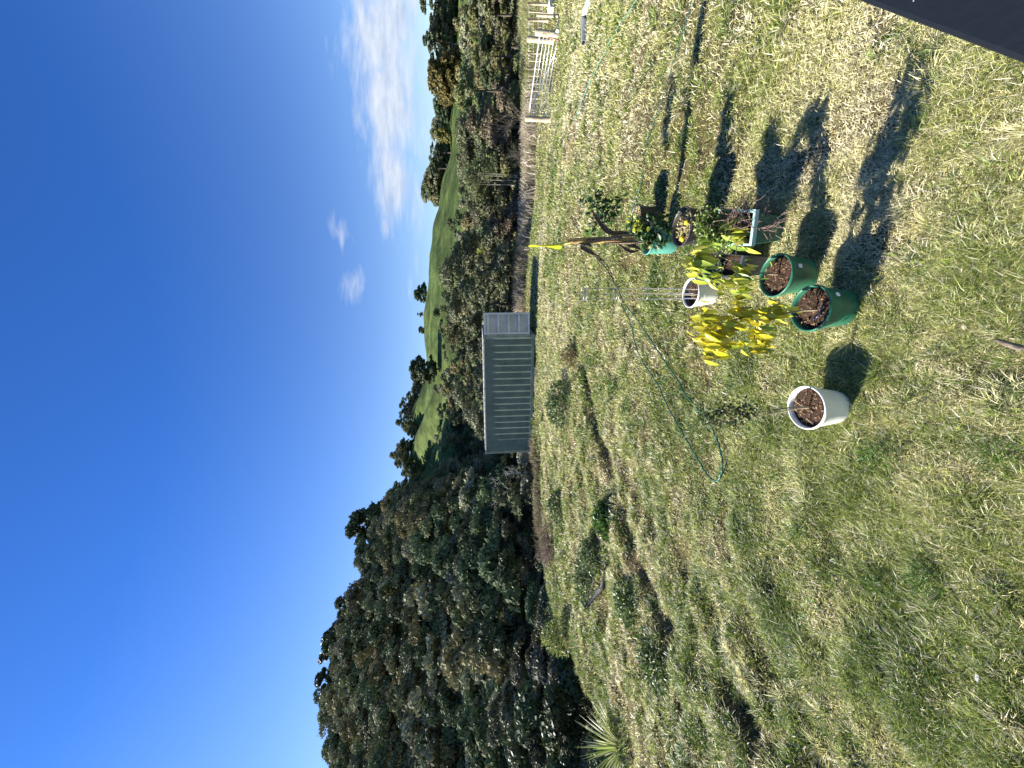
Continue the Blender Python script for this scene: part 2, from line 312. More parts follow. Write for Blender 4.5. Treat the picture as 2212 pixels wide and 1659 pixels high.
# ------------------------------------------------------------------ grass on the lawn (uncountable)
def grass_blades():
    r = np.random.default_rng(5); n = 1750000
    # even in solid angle: pick spots by view-independent falloff round the lawn's near end
    rad = np.exp(np.where(r.random(n) < .35, r.uniform(math.log(1.0), math.log(4.0), n), r.uniform(math.log(1.0), math.log(26.0), n))); ang = r.uniform(R(-58), R(58), n)
    xx = rad * np.sin(ang) * 1.0; yy_ = rad * np.cos(ang); aa = xx / np.maximum(yy_, .5)
    keep = (yy_ < edge(np.clip(aa, -1.04, 1.6)) + .9) & (xx > -9.5); xx = xx[keep]; yy_ = yy_[keep]; rad = rad[keep]; n = len(xx)
    clump = fbm(xx * 2.3, yy_ * 2.3, 3); big = fbm(xx * .45 + 9, yy_ * .45, 3)
    fd, sd = dist_poly(xx, yy_, furrow)
    dens = np.where(fd < .16, np.clip(.75 - .7 * vnoise(xx * .9 + 2, yy_ * .9), .3, 1), 1.0) * np.clip(.75 + clump * .7, .12, 1)
    bare = np.zeros(n)
    for (bx, by, br) in ((1222, 300, .9), (1600, 1600, .45), (1210, 350, .8)):
        p = onz(bx, by); bare = np.maximum(bare, np.exp(-((xx - p[0]) ** 2 + ((yy_ - p[1]) * 1.3) ** 2) / br ** 2))
    dens *= 1 - .7 * bare
    keep = r.random(n) < dens; xx = xx[keep]; yy_ = yy_[keep]; rad = rad[keep]; clump = clump[keep]; big = big[keep]; n = len(xx); bare = bare[keep]
    zz = terrain(xx, yy_); sc = np.clip(rad / 3.4, .5, 4.2)
    L_ = r.uniform(.022, .060, n) * sc ** .42 * (1 + 1.1 * np.clip(clump - .1, 0, 1)); W_ = r.uniform(.0013, .0030, n) * sc ** 1.0
    fl = (r.random(n) < .02) & (rad < 6); L_[fl] *= 1.5
    az = r.uniform(0, 2 * np.pi, n) + .0; ti = r.uniform(.2, 1.5, n)
    # tussocks: denser, longer tufts
    nt_ = 4200; kt = 46; tr_ = np.exp(r.uniform(math.log(1.2), math.log(20), nt_)); ta_ = R(-54) + R(104) * r.random(nt_) ** 1.25
    tx = tr_ * np.sin(ta_); ty_ = tr_ * np.cos(ta_); ok = (ty_ < edge(np.clip(tx / np.maximum(ty_, .5), -1.04, 1.6)) - .2) & (tx > -8.2) & (fbm(tx * .9 + 20, ty_ * .9, 2) > -.25); tx = tx[ok]; ty_ = ty_[ok]; tr_ = tr_[ok]; m_ = len(tx)
    ts = np.clip(tr_ / 3.4, .6, 3.6); trad = r.uniform(.02, .075, m_) * ts ** .6; tl = r.uniform(.045, .115, m_) * ts ** .3; tdry = np.where(r.random(m_) < .22, r.uniform(.7, 1, m_), r.uniform(0, .42, m_))
    ba = r.uniform(0, 2 * np.pi, (m_, kt)); bq = np.sqrt(r.random((m_, kt))); ex_ = (tx[:, None] + trad[:, None] * bq * np.cos(ba)).ravel(); ey_ = (ty_[:, None] + trad[:, None] * bq * np.sin(ba)).ravel()
    xx = np.concatenate([xx, ex_]); yy_ = np.concatenate([yy_, ey_]); rad = np.concatenate([rad, np.repeat(tr_, kt)]); zz = terrain(xx, yy_); sc = np.clip(rad / 3.4, .5, 4.2)
    L_ = np.concatenate([L_, np.repeat(tl, kt) * r.uniform(.6, 1.2, m_ * kt)]); W_ = np.concatenate([W_, r.uniform(.0016, .0030, m_ * kt) * np.repeat(ts, kt)]); az = np.concatenate([az, ba.ravel() + r.normal(0, .5, m_ * kt)]); ti = np.concatenate([ti, np.clip(.15 + bq.ravel() * .75 + r.normal(0, .2, m_ * kt), .02, 1.4)])
    big = np.concatenate([big, np.zeros(m_ * kt)]); clump = np.concatenate([clump, np.zeros(m_ * kt)]); bare = np.concatenate([bare, np.zeros(m_ * kt)]); tdry_all = np.repeat(tdry, kt); n0 = n; n = len(xx)
    ti = np.where(rad > 8, np.minimum(ti, r.uniform(.1, 1.1, n)), ti)
    D = np.stack([np.cos(az) * np.sin(ti), np.sin(az) * np.sin(ti), np.cos(ti)], 1)
    Sd = unit(np.cross(D, np.array([0, 0, 1.0]) + r.normal(0, .35, (n, 3)))); P = np.stack([xx, yy_, zz - .004], 1)
    bend = np.stack([np.cos(az), np.sin(az), -np.ones(n) * .5], 1) * (L_ * .28)[:, None]
    Lc = L_[:, None]; Wc = W_[:, None]
    V = np.stack([P - Sd * Wc, P + Sd * Wc, P + D * Lc * .55 + Sd * Wc * .85, P + D * Lc * .55 - Sd * Wc * .85, P + D * Lc + bend], 1)
    V = np.concatenate([V, V[:, 4:5] + Sd[:, None] * (Wc * .15)[:, None]], 1).reshape(-1, 3)
    base = np.arange(n)[:, None, None] * 6
    Fq = (base + np.array([[0, 1, 2, 3], [3, 2, 5, 4]])[None]).reshape(-1, 4)
    strk = fbm(xx * 1.3 + 3, yy_ * 2.6, 3)
    dry = np.clip(.61 + .30 * big - .34 * clump - .22 * strk * smooth((-xx + 1) / 3) + .25 * (bare) + r.normal(0, .2, n) + .10 * smooth((xx + 2) / 8) - .12 * smooth((-xx - 2) / 5), 0, 1)
    pal = np.array([[.065, .125, .014], [.25, .32, .06], [.52, .50, .17], [.78, .71, .45]])
    dry[n0:] = np.clip(tdry_all + r.normal(0, .1, n - n0), 0, 1)
    k = dry * 3; i0 = np.clip(k.astype(int), 0, 2); tt = (k - i0)[:, None]
    Cc = pal[i0] * (1 - tt) + pal[i0 + 1] * tt
    Cc = Cc * r.uniform(.32, 1.45, (n, 1)); Cc = np.where((r.random(n) < .08)[:, None], np.array([.78, .70, .55]), Cc); Cc = np.where((bare > .5)[:, None] & (r.random(n) < .5)[:, None], np.array([.45, .27, .15]), Cc)
    return npmesh('grass', V, Fq, np.repeat(Cc, 6, 0))
blade_m = mat('grass_blade', attr=True, rough=.42, spec=.45, trans=.36)
g = link('grass', grass_blades(), blade_m); tag(g, kind='stuff', label='short mown grass mixed green and straw over the paddock', cat='grass')

def fringe(name, pts, n, hlo, hhi, cols, spread, wid, label, cat, lean=.35, seed=1):
    r = np.random.default_rng(seed); P = np.array(pts); seg = r.integers(0, len(P) - 1, n); t = r.random(n)[:, None]
    c = P[seg] * (1 - t) + P[seg + 1] * t; c = c + np.hstack([r.normal(0, spread, (n, 2))]); zz = terrain(c[:, 0], c[:, 1])
    base = np.stack([c[:, 0], c[:, 1], zz], 1); az = r.uniform(0, 2 * np.pi, n); ti = np.abs(r.normal(0, lean, n)); h = r.uniform(hlo, hhi, n)
    D = np.stack([np.cos(az) * np.sin(ti), np.sin(az) * np.sin(ti), np.cos(ti)], 1); Sd = unit(np.cross(D, r.normal(size=(n, 3)))) * wid
    mid = base + D * h[:, None] * .6; tip = base + D * h[:, None] + np.stack([np.cos(az), np.sin(az), -.8 * np.ones(n)], 1) * (h * .18)[:, None]
    V = np.stack([base - Sd, base + Sd, mid + Sd * .8, mid - Sd * .8, tip - Sd * .2, tip + Sd * .2], 1).reshape(-1, 3)
    Fq = (np.arange(n)[:, None, None] * 6 + np.array([[0, 1, 2, 3], [3, 2, 5, 4]])[None]).reshape(-1, 4)
    cc_ = np.array(cols)[r.integers(0, len(cols), n)] * r.uniform(.7, 1.25, (n, 1))
    o = link(name, npmesh(name, V, Fq, np.repeat(cc_, 6, 0)), blade_m); tag(o, label, cat, kind='stuff'); return o
fringe('dry_grass', [(15.5, 20.5), (12, 21.5), (9, 22), (6, 22.3), (3.5, 22.6)], 20000, .25, .95, [(.62, .52, .42), (.40, .32, .22), (.26, .27, .1), (.72, .63, .52)], .5, .011, 'tall dry straw-coloured grass along the far paddock edge', 'grass', seed=2)
fringe('rank_grass', [(17, 24.5), (20, 23.5), (24, 23), (19, 20.5)], 12000, .15, .6, [(.2, .26, .07), (.4, .35, .2), (.3, .3, .12)], 1.1, .012, 'rank green and straw grass beyond the farm gate', 'grass', seed=9)
fringe('dead_bracken', [(-3.6, 18.0), (-5.2, 17.8), (-6.6, 17.3)], 8000, .12, .5, [(.17, .13, .09), (.28, .23, .15), (.12, .11, .06), (.2, .2, .08)], .45, .012, 'brown dead bracken left of the container at the edge', 'bracken', seed=3)
fringe('long_grass', [(-7.4, 7.1), (-7.6, 8.9), (-8.0, 10.6), (-8.4, 12.8), (-8.3, 14.9), (-7.4, 16.7), (-5.7, 17.3)], 9000, .05, .18, [(.12, .2, .04), (.22, .26, .08), (.4, .36, .2)], .5, .008, 'ragged green grass along the bank above the gully', 'grass', seed=4)

# ------------------------------------------------------------------ trees
leafm = {}
def lmat(key, c, c2, tr=.12, sp=.25, var=.3, orand=.22, rough=.55):
    leafm[key] = mat('foliage_' + key, c, base2=c2, scale=.9, rough=rough, spec=sp, var=var, trans=tr, orand=orand, detail=4); return leafm[key]
lmat('scrub', (.082, .09, .042), (.145, .145, .09), sp=.12); lmat('silver', (.13, .135, .085), (.25, .25, .18), sp=.2, rough=.6)
lmat('olive', (.11, .125, .04), (.17, .165, .06)); lmat('dark', (.045, .07, .028), (.08, .10, .045), sp=.15); lmat('brownish', (.13, .095, .06), (.14, .12, .08))
lmat('conifer', (.10, .095, .022), (.16, .14, .03)); lmat('pine', (.045, .065, .03), (.085, .10, .05)); lmat('willow', (.10, .13, .05), (.16, .18, .08), tr=.25)
lmat('bright', (.10, .19, .03), (.22, .28, .05), tr=.3)
barkm = mat('bark', (.07, .06, .045), base2=(.12, .105, .085), scale=3, rough=.9, spec=.1, bump=.6, bscale=18); palebark = mat('pale_bark', (.45, .41, .34), base2=(.6, .57, .5), scale=4, rough=.8, spec=.2)
def crown_mesh(name, seed, h, rad, z0, nlobe, nleaf, leaf, shape='round', flat=.75, asp=.55):
    r = np.random.default_rng(seed); Cs = []; Rs = []
    for i in range(nlobe):
        t = r.random(); zc = z0 + (h - z0) * (.12 + .82 * t)
        if shape == 'cone': rr = rad * (1.02 - t) * .9
        elif shape == 'dome': rr = rad * math.sqrt(max(0, 1 - (t * .93) ** 2)) * .82
        else: rr = rad * math.sqrt(max(.05, 1 - (2 * t - .85) ** 2)) * .85
        a = r.uniform(0, 2 * np.pi); q_ = rr * math.sqrt(r.random()) * (1.1 if shape != 'dome' else 1)
        Cs.append((q_ * math.cos(a), q_ * math.sin(a), zc)); Rs.append(rad * r.uniform(.18, .38) * (1.0 if shape != 'dome' else .8))
    Cs = np.array(Cs); Rs = np.array(Rs); pw = Rs ** 2; k = r.choice(nlobe, nleaf, p=pw / pw.sum())
    d = unit(r.normal(size=(nleaf, 3))); d[:, 2] = np.abs(d[:, 2]) * .9 + d[:, 2] * .1; d = unit(d)
    rr = Rs[k] * (r.uniform(.45, 1.12, nleaf) ** .6) * (1 + .18 * np.sin(d[:, 0] * 9 + k) * np.cos(d[:, 2] * 8))
    P = Cs[k] + d * rr[:, None] * np.array([1, 1, flat]); nr = unit(d + r.normal(0, .55, (nleaf, 3)))
    P[:, 2] -= (P[:, 2] > h) * (P[:, 2] - h) * .5
    V, Fq = quads(P, nr, leaf * r.uniform(.6, 1.4, nleaf), asp, r)
    return V, Fq, Cs
def trunk_mb(h, r0, Cs, seed, nb=6):
    r = random.Random(seed); mb = MB(); x0 = r.uniform(-.2, .2) * h * .2
    top = Vector((x0, r.uniform(-.1, .1), h * .75)); mb.tube([(0, 0, -.8), (x0 * .3, 0, h * .25), (x0 * .7, 0, h * .5), top], [r0 * 1.25, r0, r0 * .7, r0 * .25], 7)
    for c in r.sample(list(map(tuple, Cs)), min(nb, len(Cs))):
        s0 = Vector((x0 * .5, 0, h * r.uniform(.2, .5))); e0 = Vector(c); mid = (s0 + e0) / 2 + Vector((r.uniform(-.2, .2), r.uniform(-.2, .2), -.1 * h * .3))
        mb.tube([s0, mid, e0], [r0 * .45, r0 * .3, r0 * .08], 5)
    return mb
protos = {}
def proto(key, name, m, seed, h, rad, z0, nlobe, nleaf, leaf, shape='round', flat=.75, asp=.55, bark=None, r0=.12, nb=6):
    V, Fq, Cs = crown_mesh(name, seed, h, rad, z0, nlobe, nleaf, leaf, shape, flat, asp)
    cm = npmesh('crown', V, Fq); cm.materials.append(m)
    mb = trunk_mb(h, r0, Cs, seed, nb); tm = bpy.data.meshes.new('trunk'); tm.from_pydata(mb.v, [], mb.f); tm.polygons.foreach_set('use_smooth', mb.sm); tm.materials.append(bark or barkm)
    protos[key] = (name, cm, tm, h)
def plant_tree(key, x, y, s=1.0, rz=None, label='', cat='tree', group=None, z=None, sz=None, name=None):
    nm, cm, tm, h = protos[key]; zz = tz(x, y) if z is None else z
    o = empty(name or nm, (x, y, zz), rnd.uniform(0, 6.28) if rz is None else rz); o.scale = (s, s, s if sz is None else sz)
    tag(o, label, cat, group)
    link('trunk', tm, None, o); link('crown', cm, None, o); return o
for i in range(5): proto('scrub%d' % i, 'scrub_tree', leafm['scrub'], 20 + i, 6.2, 2.3, 0.5, 20 + i, 12000, .10, asp=.42)
for i in range(3): proto('silver%d' % i, 'scrub_tree', leafm['silver'], 40 + i, 5.2, 2.0, .5, 17, 11000, .085, asp=.5)
for i in range(3): proto('olive%d' % i, 'scrub_tree', leafm['olive'], 50 + i, 5.4, 2.2, .4, 15, 9500, .085, shape='dome', asp=.4)
for i in range(2): proto('dark%d' % i, 'scrub_tree', leafm['dark'], 60 + i, 6.0, 2.2, .6, 16, 9000, .10, asp=.5)
proto('brown0', 'scrub_tree', leafm['brownish'], 70, 5.0, 1.9, .8, 14, 6500, .09, asp=.4)
proto('willow0', 'willow_tree', leafm['willow'], 75, 7.4, 2.5, .8, 24, 8500, .075, asp=.4, bark=palebark, r0=.07, nb=9)
proto('dome0', 'conifer_tree', leafm['conifer'], 80, 11.5, 6.4, .0, 60, 15000, .34, shape='dome', flat=.9, asp=.6, r0=.4)
for i in range(3): proto('pine%d' % i, 'pine_tree', leafm['pine'], 90 + i, 14, 4.6, 3.5, 18, 4200, .42, asp=.5, flat=.5, r0=.32)
for i in range(2): proto('clump%d' % i, 'broadleaf_tree', leafm['dark'], 85 + i, 10, 5.6, .0, 46, 11000, .30, shape='dome', flat=.9, asp=.6, r0=.3)
for i in range(2): proto('broad%d' % i, 'broadleaf_tree', leafm['dark'], 95 + i, 10, 5.2, 1.0, 22, 5200, .40, asp=.6, r0=.35)

# nearer bush: individual trees, thinning with distance
cand = []
r_ = random.Random(21)
def add_row(u0, u1, Y0, Y1, n, mind):
    for _ in range(n * 30):
        if n <= 0: break
        u = r_.uniform(u0, u1); Y = Y0 + (Y1 - Y0) * r_.random() ** .9; X = u / F * Y
        if any((X - c[0]) ** 2 + (Y - c[1]) ** 2 < (mind * (.8 + Y / 60)) ** 2 for c in cand): continue
        if Y < float(edge(max(-1.04, min(1.6, X / Y)))) + (1.6 if X / Y > -.3 else 1.4): continue
        cand.append((X, Y)); n -= 1
def edgegap(X, Y): return Y - float(edge(max(-1.04, min(1.6, X / Y)))) if X / Y > -1.04 else -X - 7.5
add_row(-960, -380, 8, 22, 62, 1.55); add_row(-420, 960, 22, 34, 78, 1.8); add_row(-960, -300, 24, 52, 60, 2.7); add_row(-330, 960, 34, 60, 74, 2.9)
side = lambda X, Y: 'left' if X / Y < -.3 else ('mid' if X / Y < .3 else 'right')
words = {'scrub': 'grey-green fine-leaved', 'silver': 'silvery grey-green', 'olive': 'yellow-green rounded', 'dark': 'dark green', 'brown': 'brownish thin'}
wheres = {('left', 0): 'in the gully below the bank', ('left', 1): 'low on the forested hill',
          ('mid', 0): 'just behind the shipping container', ('mid', 1): 'between container and green hill',
          ('right', 0): 'behind the dry grass and gate', ('right', 1): 'below the pasture beyond the gate'}
trees = []
for (X, Y) in cand:
    q_ = r_.random(); sd = side(X, Y)
    if Y < 30 and sd == 'right': key = r_.choice(['olive0', 'olive1', 'olive2', 'dark0', 'scrub1', 'scrub2', 'brown0'])
    elif sd == 'left' and Y < 22: key = r_.choice(['silver0', 'scrub1', 'dark1', 'dark0', 'scrub0'])
    else: key = 'scrub%d' % r_.randrange(5) if q_ < .55 else ('silver%d' % r_.randrange(3) if q_ < .75 else ('olive%d' % r_.randrange(3) if q_ < .86 else ('dark%d' % r_.randrange(2) if q_ < .95 else 'brown0')))
    s = r_.uniform(.78, 1.12) * (1.0 if Y > 34 else .92)
    if sd == 'left': s *= min(1.0, .58 + edgegap(X, Y) * .08)
    if X / Y > .3 and Y < 32: s *= 1.22
    near = 0 if Y < (24 if sd == 'left' else 34) else 1; kd = key[:-1]
    trees.append((X / Y, key, X, Y, s, words[kd], wheres[(sd, near)]))
def ordn(i, n):
    if i == 0: return 'leftmost'
    if i == n - 1: return 'rightmost'
    w = ['', 'second', 'third', 'fourth', 'fifth', 'sixth', 'seventh', 'eighth', 'ninth', 'tenth']
    return (w[i] if i < 10 else '%d%s' % (i + 1, 'st' if (i + 1) % 10 == 1 and i > 11 else 'nd' if (i + 1) % 10 == 2 and i > 12 else 'rd' if (i + 1) % 10 == 3 and i > 13 else 'th')) + ' from left'
cls = {}
for t_ in sorted(trees): cls.setdefault((t_[5], t_[6]), []).append(t_)
for (wd, wh), L_ in cls.items():
    for i, (_, key, X, Y, s, _a, _b) in enumerate(L_):
        pos = ordn(i, len(L_)) if len(L_) > 1 else ''
        plant_tree(key, X, Y, s, label=('%s tree %s%s' % (wd, wh, ', ' + pos if pos else '')), group='%s trees %s' % (wd.split()[0], wh))

# far woods (a mass nobody could count)
def wood(name, spots, seed, m, hl, rl, label, nleaf=1700, leaf=.19):
    r = np.random.default_rng(seed); lib = [crown_mesh('w', seed * 10 + i, 6.5, 3.0, .3, 11, nleaf, leaf, flat=.85, asp=.55)[:2] for i in range(6)]
    VV = []; FF = []; CC = []; b = 0
    base = np.array([[.085, .11, .05], [.14, .155, .075], [.19, .195, .12], [.19, .17, .08], [.08, .11, .055]])
    for (X, Y, s) in spots:
        V, Fq = lib[r.integers(6)]; a = r.uniform(0, 6.28); ca, sa = math.cos(a), math.sin(a); sv = s * r.uniform(.8, 1.25)
        W_ = np.stack([(V[:, 0] * ca - V[:, 1] * sa) * s + X, (V[:, 0] * sa + V[:, 1] * ca) * s + Y, V[:, 2] * sv + tz(X, Y) - .4], 1)
        VV.append(W_); FF.append(Fq + b); b += len(V); CC.append(np.tile(base[r.integers(5)] * r.uniform(.7, 1.35), (len(V), 1)))
    o = link(name, npmesh(name, np.concatenate(VV), np.concatenate(FF), np.concatenate(CC)), m); tag(o, label, 'wood', kind='stuff'); return o
woodm = mat('wood_foliage', attr=True, rough=.75, spec=.06, var=.35, scale=.6, trans=.1)
sp = []; r_ = random.Random(5)
for k in range(1250):
    u = r_.uniform(-1060, -215); t = r_.random(); yr = float(np.interp(u, cols_u, ridge_Y)); Y = 22 + (yr + 8 - 22) * t ** .9; X = u / F * Y; sp.append((X, Y, r_.uniform(.8, 1.25) * (.8 + .5 * t)))
wood('forest', sp, 31, woodm, 0, 0, 'dark green forest covering the steep hill at the left')
sp = []
for k in range(760):
    u = r_.uniform(-300, 1060); Y = r_.uniform(36, 118); X = u / F * Y
    if Y > float(np.interp(u, [-300, -200, 250, 400, 830], [118, 110, 106, 84, 74])): continue
    sp.append((X, Y, r_.uniform(.65, 1.0)))
wood('scrub_belt', sp, 33, woodm, 0, 0, 'belt of grey-green scrub at the foot of the green pasture hill')
sp = []
for k in range(460):
    u = r_.uniform(395, 1060); yr = float(np.interp(u, cols_u, ridge_Y)); Y = yr + r_.uniform(-6, 22); X = u / F * Y; sp.append((X, Y, r_.uniform(1.0, 2.0)))
for k in range(330):
    u = r_.uniform(-370, 40) if k % 3 else r_.uniform(-370, -180); yr = float(np.interp(u, cols_u, ridge_Y)); Y = yr + r_.uniform(0, 10); X = u / F * Y; sp.append((X, Y, r_.uniform(.8, 1.4)))
wood('ridge_wood', sp, 35, woodm, 0, 0, 'dark wood along the skyline behind the green pasture')
# trees one can tell apart on the hills: (reading spot of the foot, Y, key, height m, label)
def far_tree(dx, dy, Y, key, H, label, wide=1.0, group=None):
    p = aty(dx, dy, Y); s = H / protos[key][3]; zt = tz(p[0], Y)
    return plant_tree(key, p[0], Y, s * wide, label=label, group=group, sz=s, z=zt)
far_tree(1002, 165, 120, 'dome0', 14, 'large olive-brown dome-shaped conifer on the pasture edge above the gate')
far_tree(975, 290, 175, 'dome0', 9, 'smaller olive conifer left of the big dome tree on the pasture edge', .8)
far_tree(980, 215, 170, 'dome0', 9, 'small round conifer just left of the big dome tree', .7)
far_tree(950, 797, 140, 'clump0', 11, 'broad dark tree standing alone on the green hill above the container', 1.0)
far_tree(915, 635, 222, 'clump1', 9, 'dark round tree clump on the crest left of the container door', 1.3)
far_tree(912, 680, 222, 'pine0', 6, 'tiny lone tree on the bare crest of the green hill')
far_tree(912, 712, 222, 'clump0', 5, 'small bush on the crest beside the lone tiny tree')
far_tree(905, 1130, 128, 'clump1', 17, 'tall brownish-green tree in the saddle of the forested ridge', 1.0)
for i, (dy, H, yk) in enumerate(((15, 20, 'pine1'), (60, 16, 'pine0'), (95, 17, 'pine2'), (330, 12, 'pine0'), (365, 10, 'pine1'), (128, 14, 'pine1'))):
    far_tree(985, dy, 198, yk, H, ['tall spreading pine at the right end of the skyline', 'pine second from the right end of the skyline', 'open-crowned pine above the yellow shrub on the skyline', 'dark pine on the skyline left of the conifers', 'low pine at the left end of the skyline wood', 'pine just right of the big dome conifer'][i], 1.1)
for i, (dy, H, k) in enumerate(((1385, 15, 'pine0'), (1345, 17, 'pine2'), (1310, 14, 'pine1'), (1430, 12, 'pine2'), (1270, 14, 'pine0'), (1215, 11, 'pine2'), (1160, 9, 'pine1'), (1050, 9, 'pine0'), (1005, 7, 'pine2'))):
    u = CY - dy; Y = float(np.interp(u, cols_u, ridge_Y)); X = u / F * Y
    plant_tree(k, X, Y - 1, (H + 1) / 14, z=tz(X, Y) - 2.5, label=['tall pine left of the gap on the forest skyline', 'tallest full-crowned pine on the forest skyline', 'pine right beside the tallest one on the forest skyline', 'leftmost loose-crowned pine on the forest skyline', 'dark pine halfway down the forest skyline', 'stepped pine on the falling forest skyline', 'short pine above the shaded valley', 'small pine where forest meets the green spurs', 'lowest pine on the green spur crest'][i])

# willow with pale stems, bare branches, spiky plants in the bush
p = aty(1100, 400, 26.0); plant_tree('willow0', p[0], 26.0, .95, label='loose light-green tree with pale upright stems behind the dry grass')
stem_pale = mat('grey_bark', (.3, .28, .22), base2=(.4, .37, .3), scale=5, rough=.9)
def pale_stems():
    mb = MB(); r = random.Random(3); q0 = aty(1120, 395, 24.6); z0 = tz(q0[0], 24.6)
    for i in range(5):
        a = r.uniform(-.3, .3); mb.tube([(i * .12, 0, 0), (i * .12 + a * .5, .05, 1.2), (i * .12 + a, 0, 3.0), (i * .12 + a * 1.1, 0, 4.6)], [.035, .028, .02, .008], 6)
    o = mb.build('bare_stems', stem_pale, loc=(q0[0], q0[1], z0)); tag(o, 'bundle of pale bare upright stems in front of the light-green tree', 'stems')
pale_stems()
def bare_branch(dx, dy, Y, s, label, seed):
    r = random.Random(seed); mb = MB()
    def grow(p, d, l, rr, k):
        pts = [p]; q_ = Vector(p)
        for _ in range(3):
            d = (d + Vector((r.uniform(-.35, .35), r.uniform(-.35, .35), r.uniform(-.2, .25)))).normalized(); q_ = q_ + d * l / 3; pts.append(q_.copy())
        mb.tube(pts, [rr, rr * .8, rr * .6, rr * .35], 5)
        if k: 
            for _ in range(3): grow(pts[r.choice((1, 2, 3))], (d + Vector((r.uniform(-1, 1), r.uniform(-1, 1), r.uniform(-.2, .9)))).normalized(), l * .7, rr * .55, k - 1)
    for i in range(4): grow(Vector((r.uniform(-.3, .3), 0, 0)), Vector((r.uniform(-1, 1), r.uniform(-.6, .2), .8)).normalized(), s, .035 * s, 3)
    q0 = aty(dx, dy, Y); o = mb.build('dead_shrub', palebark if seed % 2 else barkm, loc=q0); tag(o, label, 'dead shrub')
bare_branch(1125, 1015, 21.5, .55, 'pale leafless branches sticking out left of the container', 1)
bare_branch(1135, 262, 21.0, 1.0, 'tangle of brown bare branches behind the left gate post', 2)
bare_branch(1145, 335, 21.5, .9, 'brown leafless thicket left of the farm gate', 4)
bare_branch(1100, 1060, 23.0, .7, 'pale dead twigs against the gully scrub', 5)
def spiky(name, pos, n, Ln, W, cols, label, cat, seed, upb=.4, trunk=0.0, droop=.5):
    r = np.random.default_rng(seed); d = unit(r.normal(size=(n, 3)) * np.array([1, 1, .55]) + np.array([0, 0, upb])); P = np.tile(np.array([0, 0, trunk]), (n, 1)) + d * .05
    V, Fq = leaves(P, d, np.tile([0, 0, 1.0], (n, 1)), Ln * r.uniform(.7, 1.1, n), W, droop, .15)
    cc_ = np.array(cols)[r.integers(0, len(cols), n)] * r.uniform(.8, 1.2, (n, 1))
    o = empty(name, pos); tag(o, label, cat)
    link('foliage', npmesh('foliage', V, Fq, np.repeat(cc_, 15, 0)), blade_m, o)
    if trunk: MB().tube([(0, 0, -.5), (0, 0, trunk)], .09, 8).build('trunk', barkm, o)
    return o
gcols = [(.09, .17, .03), (.14, .24, .05), (.2, .28, .07)]; ycols = [(.25, .27, .05), (.33, .33, .07), (.16, .22, .04)]
def sp_at(dx, dy, Y, *a, **k):
    p = aty(dx, dy, Y); z0 = tz(p[0], Y); tr = max(.3, p[2] - z0); return spiky('cabbage_tree', (p[0], Y, z0), *a, trunk=tr, **k)
sp_at(1042, 103, 33, 110, 1.35, .09, gcols, 'spiky green cabbage tree in the bush above the gate', 'cabbage tree', 1)
sp_at(1005, 255, 48, 90, 1.2, .1, [(.06, .12, .03)], 'dark spiky cabbage tree in the bush left of the gate', 'cabbage tree', 2)
sp_at(1048, 545, 31, 80, 1.2, .08, ycols, 'yellow-green spiky cabbage tree in the bush right of the container', 'cabbage tree', 3, upb=.9, droop=.2)
sp_at(1060, 1010, 40, 60, .9, .09, gcols, 'small bright spiky plant in the bush left of the container', 'cabbage tree', 4)
spiky('flax_bush', (-7.42, 7.3, tz(-7.42, 7.3) - .12), 190, .95, .022, [(.3, .34, .1), (.16, .22, .05), (.42, .42, .2)], 'spiky flax bush at the left end of the paddock edge', 'flax', 6, upb=.7, droop=.15)

# ------------------------------------------------------------------ shipping container
cont_side = mat('container_paint', (.13, .205, .215), rough=.55, spec=.4, base2=(.105, .17, .185), scale=1.3, var=.12, detail=8)
def rusty(name, base, rust=(.2, .08, .035), amt=.6, sc=3.0):
    m = mat(name, base, rough=.6, spec=.35, base2=tuple(c * .8 for c in base), scale=1.6, var=.1); t = m.node_tree; n = t.nodes; l = t.links; b = n['Principled BSDF']
    g = n.new('ShaderNodeTexCoord'); mp = n.new('ShaderNodeMapping'); mp.inputs['Scale'].default_value = (sc * 1.6, sc * 1.6, sc * .22); l.new(g.outputs['Object'], mp.inputs[0])
    no = n.new('ShaderNodeTexNoise'); no.inputs['Scale'].default_value = 1.5; no.inputs['Detail'].default_value = 8; no.inputs['Roughness'].default_value = .7; l.new(mp.outputs[0], no.inputs['Vector'])
    rp = n.new('ShaderNodeValToRGB'); rp.color_ramp.elements[0].position = amt; rp.color_ramp.elements[1].position = amt + .05; l.new(no.outputs[0], rp.inputs[0])
    src = b.inputs['Base Color'].links[0].from_socket; mi = n.new('ShaderNodeMix'); mi.data_type = 'RGBA'; l.new(rp.outputs[0], mi.inputs[0]); l.new(src, mi.inputs[6]); mi.inputs[7].default_value = (*rust, 1); l.new(mi.outputs[2], b.inputs['Base Color'])
    return m
wall_m = rusty('container_wall_paint', (.125, .165, .135), amt=.63); roof_m = rusty('container_roof_paint', (.62, .6, .58), rust=(.3, .16, .1), amt=.55, sc=6); door_m = rusty('container_door_paint', (.46, .45, .42), amt=.7); dark_m = mat('dark_steel', (.04, .045, .05), rough=.6)
